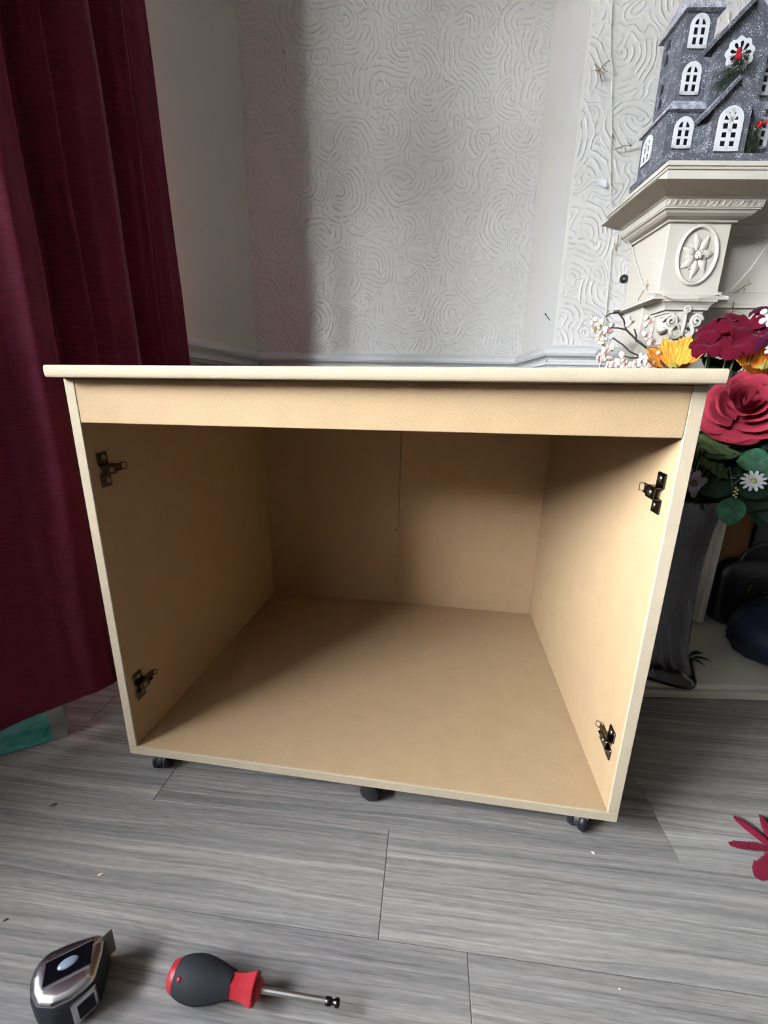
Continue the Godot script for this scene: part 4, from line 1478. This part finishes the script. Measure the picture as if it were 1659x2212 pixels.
func daisy(label: String, at: Vector3, axis: Vector3, n: int, r: float, pm: Material, em: Material) -> void:
	var t := thing("small_bloom", label, "flower", facing(at, axis))
	for ring in 2:
		for i in n:
			var g := Geo.new()
			var k := r if ring == 0 else r * 0.66
			petal(g, TAU * (i + ring * 0.5) / n, 2.4 / n, [Vector2(0.001, 0), Vector2(k * 0.4, 0.002 + ring * 0.003), Vector2(k * 0.75, 0.003 + ring * 0.004), Vector2(k, 0.001 + ring * 0.004)], 0.0006, i * 1.3, 4, 5)
			part("petal", g, pm, t)
	var g := Geo.new()
	g.ball(Vector3(0, 0.005, 0), Vector3(r * 0.24, 0.003, r * 0.24), 5)
	part("eye", g, em, t)
	stem_to(t, at - axis.normalized() * 0.003, 0.0011)

# ------------------------------------------------------------------ things on the hearth
func build_hearth_things() -> void:
	# navy bag slumped at the frame's right
	var b := thing("navy_bag", "slumped navy blue bag lying on the hearth at the right edge", "bag", FX * Transform3D(Basis(Vector3.UP, 0.35), Vector3(0.66, 0.034, 0.25)))
	var g := Geo.new()
	var wob := noise(1.0, 71, 2)
	g.grid(func(u: float, v: float) -> Vector3:
		var a := TAU * u
		var q := PI * (v - 0.5)
		var e := func(x: float, p: float) -> float: return signf(x) * pow(absf(x), p)
		var c: float = e.call(cos(q), 0.55)
		var p := Vector3(e.call(sin(a), 0.75) * c * 0.165, e.call(sin(q), 0.7) * 0.078 + 0.077, e.call(cos(a), 0.75) * c * 0.098)
		p.y -= 0.02 * smoothstep(0.0, 0.17, -p.x) * smoothstep(0.05, 0.15, p.y)
		var d := 0.010 * wob.get_noise_3d(p.x * 11.0, p.y * 22.0, p.z * 11.0) * smoothstep(0.0, 0.03, p.y)
		return p + Vector3(d, d * 0.8, d), 48, 24)
	part("body", g, M.bag, b)
	g = Geo.new()
	var pts := []
	for i in 25:
		var x := -0.145 + 0.29 * i / 24.0
		pts.append(Vector3(x, 0.112 + 0.006 * sin(i * 0.8) - 0.012 * smoothstep(0.05, 0.15, -x), 0.094 * pow(1.0 - pow(absf(x) / 0.17, 3.0), 0.5)))
	g.tube(pts, 0.0026, -1, 6)
	part("piping", g, M.bag_trim, b, "grey piping along the flap")
	# black bag with gold fittings behind it
	var k := thing("black_handbag", "black handbag with gold fittings at the back of the hearth", "bag", FX * Transform3D(Basis(), Vector3(0.702, 0.034, 0.072)))
	g = Geo.new()
	g.grid(func(u: float, v: float) -> Vector3:
		var a := TAU * u
		var q := PI * (v - 0.5)
		var c := pow(absf(cos(q)), 0.35)
		var sx := signf(sin(a)) * pow(absf(sin(a)), 0.5)
		var sz := signf(cos(a)) * pow(absf(cos(a)), 0.5)
		return Vector3(sx * c * 0.13, signf(sin(q)) * pow(absf(sin(q)), 0.6) * 0.112 + 0.112, sz * c * (0.045 - 0.014 * v)), 40, 20)
	part("body", g, M.black_leather, k)
	g = Geo.new()
	pts = []
	for i in 17:
		var a := PI * i / 16.0
		pts.append(Vector3(-cos(a) * 0.075, 0.205 + sin(a) * 0.075, 0.012))
	g.tube(pts, 0.006, -1, 8)
	part("handle", g, M.black_leather, k)
	for q in [[-0.046, 0.135, 0.030], [0.0, 0.110, 0.036]]:
		g = Geo.new()
		g.box(Vector3(q[0], q[1], 0.041), Vector3(0.010, q[2], 0.004), 0.0015)
		part("buckle", g, M.gold, k, "gold buckle")
	g = Geo.new()
	for i in 9:
		g.ball(Vector3(0.02 + 0.004 * sin(i * 2.0), 0.16 - i * 0.011, 0.05), Vector3.ONE * 0.0035, 4)
	part("chain", g, M.gold, k)
	# loose leaves lying by the vase
	var l := thing("fallen_leaf_sprig", "dark sprig of narrow leaves lying on the hearth by the vase foot", "leaves", FX * Transform3D(Basis(), Vector3(0.375, 0.036, 0.285)))
	for q in [[0.0, 0.006, 0.0, 0.9, 0.2, -0.15, 0.052, 0.014], [0.0, 0.004, 0.006, 0.9, 0.12, 0.3, 0.055, 0.013], [-0.01, 0.004, 0.01, 0.7, 0.05, 0.6, 0.045, 0.012]]:
		g = Geo.new()
		var d := Vector3(q[3], q[4], q[5]).normalized()
		var s := d.cross(Vector3.UP).normalized()
		g.grid(func(u: float, v: float) -> Vector3: return Vector3(q[0], q[1], q[2]) + d * q[6] * v + s * (u - 0.5) * q[7] * sin(PI * v) + Vector3(0, 0.008 * sin(PI * v) - 0.006 * v, 0), 4, 8)
		part("leaf", g, M.leaf_dark, l)
	g = Geo.new()
	g.tube([Vector3(-0.02, 0.002, 0.012), Vector3(0.0, 0.005, 0.002)], 0.001, -1, 6)
	part("stem", g, M.stem, l)

# ------------------------------------------------------------------ small things on the wall
func build_small_wall_things() -> void:
	var t := thing("string_light", "thin string light with dry twigs hanging down the wall and over the mantel", "string light", FX)
	var runs := [
		[[0.043, 1.95, 0.006], [0.046, 1.684, 0.007], [0.052, 1.614, 0.006], [0.057, 1.568, 0.008], [0.068, 1.531, 0.010], [0.078, 1.455, 0.007], [0.089, 1.396, 0.006], [0.093, 1.346, 0.007], [0.104, 1.283, 0.006], [0.108, 1.252, 0.008], [0.116, 1.205, 0.014], [0.145, 1.175, 0.012]],
		[[0.145, 1.175, 0.012], [0.129, 1.125, 0.008], [0.135, 1.062, 0.006], [0.138, 1.003, 0.006], [0.14, 0.954, 0.008], [0.131, 0.895, 0.020], [0.131, 0.865, 0.034], [0.132, 0.80, 0.030]],
		[[0.145, 1.175, 0.012], [0.184, 1.135, 0.012], [0.184, 1.087, 0.043], [0.184, 1.02, 0.10], [0.170, 0.993, 0.15], [0.180, 0.986, 0.182], [0.21, 0.972, 0.186], [0.265, 0.972, 0.188], [0.325, 0.982, 0.184], [0.36, 0.99, 0.13], [0.409, 1.013, 0.105], [0.454, 1.063, 0.094], [0.481, 1.116, 0.094], [0.52, 1.16, 0.12]]]
	for i in 3:
		var cv := Curve3D.new()
		for p in runs[i]: cv.add_point(Vector3(p[0], p[1], p[2]))
		var g := Geo.new()
		var pts := []
		var n: int = runs[i].size() * 4
		for k in n + 1: pts.append(cv.sample_baked(cv.get_baked_length() * k / n))
		g.tube(pts, 0.0013, -1, 5)
		part("wire", g, M.wire, t)
		var q := 0.05
		while q < cv.get_baked_length():
			var p := cv.sample_baked(q)
			g = Geo.new()
			g.ball(p + Vector3(0, 0, 0.001), Vector3(0.0018, 0.0055, 0.0018), 4)
			part("bulb", g, M.bulb, t)
			q += 0.085
	for w in [[0.058, 1.548, 0.010, -0.7, -0.7, 21], [0.045, 1.505, 0.010, -0.4, 0.5, 22], [0.100, 1.362, 0.010, 0.9, 0.1, 23], [0.140, 1.165, 0.014, -0.1, -1.0, 24], [0.175, 0.985, 0.10, 0.2, 0.5, 25], [0.42, 1.005, 0.10, 0.8, 0.5, 26], [0.425, 0.985, 0.10, -0.1, -1.0, 27]]:
		var r := RandomNumberGenerator.new()
		r.seed = w[5]
		var g := Geo.new()
		var a := Vector3(w[0], w[1], w[2])
		var d := Vector3(w[3], w[4], 0.15).normalized() * 0.042
		g.tube([a, a + d * 0.5 + Vector3(0, 0.003, 0.003), a + d], 0.0011, 0.0006, 5)
		for i in 7:
			var p := a + d * r.randf_range(0.3, 1.0)
			var e := p + Vector3(r.randf_range(-1, 1), r.randf_range(-1, 1), r.randf_range(0, 0.5)) * 0.014
			g.tube([p, e], 0.0006, 0.0004, 4)
		part("twig", g, M.twig, t, "dry brown twig")
	# black ring fixed beside the surround
	var rt := thing("wall_grommet", "small black ring with a metal centre on the wall beside the surround", "grommet", FX * Transform3D(Basis(Vector3.RIGHT, PI / 2), Vector3(0.178, 1.061, 0.0)))
	var g := Geo.new()
	g.lathe([Vector2(0.004, 0.004), Vector2(0.005, 0.006), Vector2(0.009, 0.006), Vector2(0.011, 0.004), Vector2(0.011, 0.0)], 20)
	part("ring", g, M.black, rt)
	g = Geo.new()
	g.lathe([Vector2(0, 0.005), Vector2(0.004, 0.004), Vector2(0.0045, 0.0)], 12)
	part("screw_head", g, M.steel, rt)
	# clear hook on the dado rail
	var hk := thing("adhesive_hook", "round clear adhesive hook on the dado rail beside the blossom", "hook", FX * Transform3D(Basis(Vector3.RIGHT, PI / 2), Vector3(0.131, 0.858, 0.0305)))
	g = Geo.new()
	g.lathe([Vector2(0, 0.002), Vector2(0.013, 0.002), Vector2(0.015, 0.001), Vector2(0.015, 0.0), Vector2(0, 0)], 24)
	part("disc", g, M.clear, hk)
	g = Geo.new()
	g.lathe([Vector2(0, 0.006), Vector2(0.004, 0.0055), Vector2(0.0055, 0.004), Vector2(0.0055, 0.002)], 14)
	g.tube([Vector3(0, 0.004, 0.0), Vector3(0, 0.009, 0.004), Vector3(0, 0.010, 0.008), Vector3(0, 0.012, 0.006)], 0.0014, -1, 6)
	part("peg", g, M.nickel, hk)
	# nail
	g = Geo.new()
	g.tube([Vector3(0, 0, 0), Vector3(-0.016, 0.014, 0.012)], 0.0011, -1, 6)
	g.ball(Vector3(-0.0165, 0.0145, 0.0125), Vector3.ONE * 0.0022, 4)
	var nl := part("nail", g, M.dark_steel, self)
	nl.position = Vector3(0.866, 0.953, -0.786)
	tag(nl, "small bent nail in the edge of the chimney breast", "nail")
	# lifted flake of wall paint
	g = Geo.new()
	g.grid(func(u: float, v: float) -> Vector3: return Vector3((u - 0.5) * 0.03 * (1.0 - 0.35 * v), (v - 0.5) * 0.014 + 0.004 * sin(u * 5.0), 0.002 + 0.010 * u * u * (0.5 + v * 0.5)), 8, 4)
	var fk := part("paint_flake", g, M.gloss, self)
	fk.transform = FX * Transform3D(Basis(), Vector3(0.079, 1.290, 0.0))
	tag(fk, "curled white flake of paint lifting off the papered chimney breast", "flake")

# ------------------------------------------------------------------ things on the floor
func build_floor_things() -> void:
	# screwdriver, lying along x
	var s := thing("screwdriver", "red and black handled screwdriver with a short steel shaft on the floor", "screwdriver", Transform3D(Basis(Vector3.UP, deg_to_rad(1.8)) * Basis(Vector3(0, 0, 1), -PI / 2), Vector3(0.274, 0.0228, 0.277)))
	var lat := func(called: String, prof: Array, m: Material, seg := 28, smooth := true) -> MeshInstance3D:
		var g := Geo.new()
		g.lathe(prof, seg, smooth)
		return part(called, g, m, s)
	var R := 0.0225
	lat.call("end_cap", [Vector2(0, -0.0005), Vector2(0.008, 0.0), Vector2(0.0130, 0.002), Vector2(0.0158, 0.006), Vector2(0.0172, 0.011)], M.red_plastic)
	lat.call("grip", [Vector2(0.0170, 0.0105), Vector2(0.0190, 0.015), Vector2(0.0212, 0.023), Vector2(R, 0.033), Vector2(R, 0.041), Vector2(0.0210, 0.052), Vector2(0.0182, 0.064), Vector2(0.0150, 0.074), Vector2(0.0136, 0.080), Vector2(0.0132, 0.0815)], M.rubber)
	lat.call("neck", [Vector2(0.0131, 0.0805), Vector2(0.0128, 0.085), Vector2(0.0130, 0.092), Vector2(0.0142, 0.099), Vector2(0.0164, 0.106), Vector2(0.0176, 0.1105), Vector2(0.0170, 0.112), Vector2(0.010, 0.1125)], M.red_plastic, 6, false)
	lat.call("collar", [Vector2(0.0105, 0.112), Vector2(0.0105, 0.116), Vector2(0.0085, 0.1185), Vector2(0.004, 0.119), Vector2(0, 0.119)], M.red_plastic)
	lat.call("shaft", [Vector2(0.0034, 0.118), Vector2(0.0034, 0.1995)], M.steel)
	lat.call("tip", [Vector2(0.0034, 0.1993), Vector2(0.0042, 0.200), Vector2(0.0042, 0.206), Vector2(0.0028, 0.2075), Vector2(0.0028, 0.2095), Vector2(0.0044, 0.212), Vector2(0.0046, 0.2145), Vector2(0.0034, 0.2165), Vector2(0, 0.217)], M.dark_steel)
	var g := Geo.new()
	g.xf = Transform3D(Basis(), Vector3(-0.0166, 0.0205, 0.0105))
	g.ball(V3, Vector3(0.003, 0.0034, 0.003), 5)
	part("badge_dot", g, M.red_plastic, s, "round red dot on the grip")
	# tape measure lying on its side
	var t := thing("tape_measure", "black and chrome tape measure lying on the floor at lower left", "tape measure")
	var out := [Vector2(0.133, 0.330), Vector2(0.120, 0.318), Vector2(0.113, 0.303), Vector2(0.117, 0.291), Vector2(0.132, 0.280), Vector2(0.150, 0.270), Vector2(0.167, 0.263), Vector2(0.177, 0.266), Vector2(0.185, 0.277), Vector2(0.192, 0.292), Vector2(0.197, 0.304), Vector2(0.193, 0.314), Vector2(0.183, 0.326), Vector2(0.168, 0.335), Vector2(0.148, 0.337)]
	var mid := Vector2.ZERO
	for p in out: mid += p
	mid /= out.size()
	var loft := func(called: String, levels: Array, m: Material, lid := true) -> MeshInstance3D:
		var q := Geo.new()
		q.sm(true)
		var n := out.size() * 4
		var cv := Curve2D.new()
		for i in out.size() + 1:
			var p0: Vector2 = out[posmod(i - 1, out.size())]
			var p1: Vector2 = out[(i + 1) % out.size()]
			cv.add_point(out[i % out.size()], -(p1 - p0) / 6.0, (p1 - p0) / 6.0)
		var ring := []
		for i in n: ring.append(cv.sample_baked(cv.get_baked_length() * i / n))
		for li in levels.size() - 1:
			for i in n:
				var j := (i + 1) % n
				var P := func(k: int, l: Vector2) -> Vector3:
					var c: Vector2 = mid + (ring[k] - mid) * l.x
					return Vector3(c.x, l.y, c.y)
				q.quad(P.call(i, levels[li]), P.call(i, levels[li + 1]), P.call(j, levels[li + 1]), P.call(j, levels[li]))
		if lid:
			var l: Vector2 = levels[-1]
			for i in n:
				var j := (i + 1) % n
				var a: Vector2 = mid + (ring[i] - mid) * l.x
				var b: Vector2 = mid + (ring[j] - mid) * l.x
				q.tri(Vector3(mid.x, l.y, mid.y), Vector3(b.x, l.y, b.y), Vector3(a.x, l.y, a.y))
		return part(called, q, m, t)
	loft.call("case", [Vector2(0.9, 0.0), Vector2(0.97, 0.002), Vector2(1.0, 0.008), Vector2(1.0, 0.036), Vector2(0.975, 0.0415), Vector2(0.93, 0.0435)], M.rubber)
	loft.call("chrome_shell", [Vector2(0.95, 0.0425), Vector2(0.92, 0.0455), Vector2(0.84, 0.0478), Vector2(0.72, 0.049), Vector2(0.5, 0.0495)], M.chrome)
	# black label with a clear window on the upper side
	var ax := Basis(Vector3(0.80, 0, -0.60), Vector3(0, 1, 0), Vector3(0.60, 0, 0.80))
	g = Geo.new()
	g.xf = Transform3D(ax, Vector3(0.1555, 0.0495, 0.2985))
	g.box(V3, Vector3(0.048, 0.003, 0.026), 0.0012)
	var lb := part("label_plate", g, M.black_gloss, t, "glossy black plate on the upper side")
	g = Geo.new()
	g.xf = Transform3D(ax, Vector3(0.1555, 0.0510, 0.2985))
	g.ball(V3, Vector3(0.011, 0.0025, 0.0062), 8)
	part("lens", g, M.lens, lb)
	g = Geo.new()
	g.xf = Transform3D(ax, Vector3(0.1555, 0.0495, 0.2985))
	for z in [-0.0145, 0.0145]: g.box(Vector3(0, 0.0008, z), Vector3(0.046, 0.003, 0.0012))
	part("rim", g, M.chrome, lb)
	# chrome panel on the edge facing right, black inset
	g = Geo.new()
	var e0 := Vector3(0.1845, 0, 0.3265)
	var e1 := Vector3(0.1965, 0, 0.3065)
	var ed := (e1 - e0).normalized()
	var en := Vector3(-ed.z, 0, ed.x)
	g.xf = Transform3D(Basis(ed, Vector3.UP, ed.cross(Vector3.UP)), (e0 + e1) / 2)
	g.box(Vector3(0, 0.022, 0.0), Vector3(0.026, 0.034, 0.004), 0.0015)
	var sp := part("edge_panel", g, M.chrome, t, "chrome edge panel")
	g = Geo.new()
	g.xf = Transform3D(Basis(ed, Vector3.UP, ed.cross(Vector3.UP)), (e0 + e1) / 2)
	g.box(Vector3(0.001, 0.021, 0.0018), Vector3(0.017, 0.022, 0.0022), 0.0006)
	part("inset", g, M.rubber, sp)
	# steel hook at the mouth
	g = Geo.new()
	g.xf = Transform3D(Basis(Vector3.UP, deg_to_rad(62.0)), Vector3(0.1755, 0, 0.2685))
	g.span(Vector3(-0.011, 0.010, 0.000), Vector3(0.011, 0.050, 0.0014), 0.0004)
	g.span(Vector3(-0.011, 0.032, -0.010), Vector3(0.011, 0.0334, 0.001), 0.0004)
	part("end_hook", g, M.steel, t)
	# fuzzy burgundy fabric piece at the right edge
	var fz := thing("fabric_tassel", "fuzzy burgundy fabric piece with splayed arms on the floor at right", "fabric", Transform3D(Basis(), Vector3(1.165, 0, -0.028)))
	var wob := noise(1.0, 41, 2)
	for arm in [[-0.030, -0.050, 0.0065, 0.0075], [-0.070, 0.004, 0.0055, 0.0065], [-0.060, 0.054, 0.006, 0.0125], [-0.020, 0.066, 0.006, 0.012], [0.02, -0.06, 0.006, 0.006], [0.07, -0.02, 0.006, 0.007], [0.06, 0.045, 0.009, 0.018]]:
		g = Geo.new()
		var a := Vector3(arm[0], 0.006, arm[1])
		var side := a.cross(Vector3.UP).normalized()
		g.grid(func(u: float, v: float) -> Vector3:
			var an := TAU * u
			var w := lerpf(arm[2], arm[3], smoothstep(0.3, 0.85, v)) * pow(sin(PI * clampf(v * 0.92 + 0.06, 0, 1)), 0.35)
			var p := a * v + side * cos(an) * w + Vector3(0, 0.006 * (1 - v) + sin(an) * 0.005 * pow(sin(PI * clampf(v * 0.92 + 0.06, 0, 1)), 0.35), 0)
			var d := 0.0022 * wob.get_noise_3d(p.x * 190.0, p.y * 190.0 + arm[0] * 900.0, p.z * 190.0)
			return Vector3(p.x + d, maxf(p.y + absf(d), 0.0004), p.z + d), 18, 26)
		part("arm", g, M.fuzz, fz)
	# crumbs of the work
	chip("black_chip", "small black chip on the floor left of the cabinet", Vector3(-0.091, 0, 0.087), Vector3(0.011, 0.003, 0.005), M.black, 0.7, "chip")
	chip("black_chip", "tiny black chip on the floor above the tape measure", Vector3(-0.003, 0, 0.249), Vector3(0.007, 0.002, 0.0025), M.black, 0.6, "chip")
	chip("wood_shaving", "white crumb on the floor below the cabinet's right corner", Vector3(0.861, 0, 0.023), Vector3(0.006, 0.003, 0.003), M.house_white, -0.6, "crumb")
	chip("wood_shaving", "tiny white crumb near the bottom right of the floor", Vector3(0.839, 0, 0.194), Vector3(0.003, 0.002, 0.002), M.house_white, 0.2, "crumb")
	chip("wood_shaving", "pale wood shaving on the floor above the tape measure", Vector3(0.083, 0, 0.177), Vector3(0.009, 0.003, 0.004), M.shaving, 0.5, "shaving")

func chip(called: String, label: String, at: Vector3, size: Vector3, m: Material, turn: float, cat: String) -> void:
	var g := Geo.new()
	g.grid(func(u: float, v: float) -> Vector3:
		var a := TAU * u
		var q := PI * (v - 0.5)
		var k := 1.0 + 0.25 * sin(a * 3.0 + size.x * 900.0)
		return Vector3(cos(a) * cos(q) * size.x * 0.5 * k, (sin(q) * 0.5 + 0.5) * size.y, sin(a) * cos(q) * size.z * 0.5 * k), 9, 4, false)
	var o := part(called, g, m, self)
	o.transform = Transform3D(Basis(Vector3.UP, turn), at)
	tag(o, label, cat)
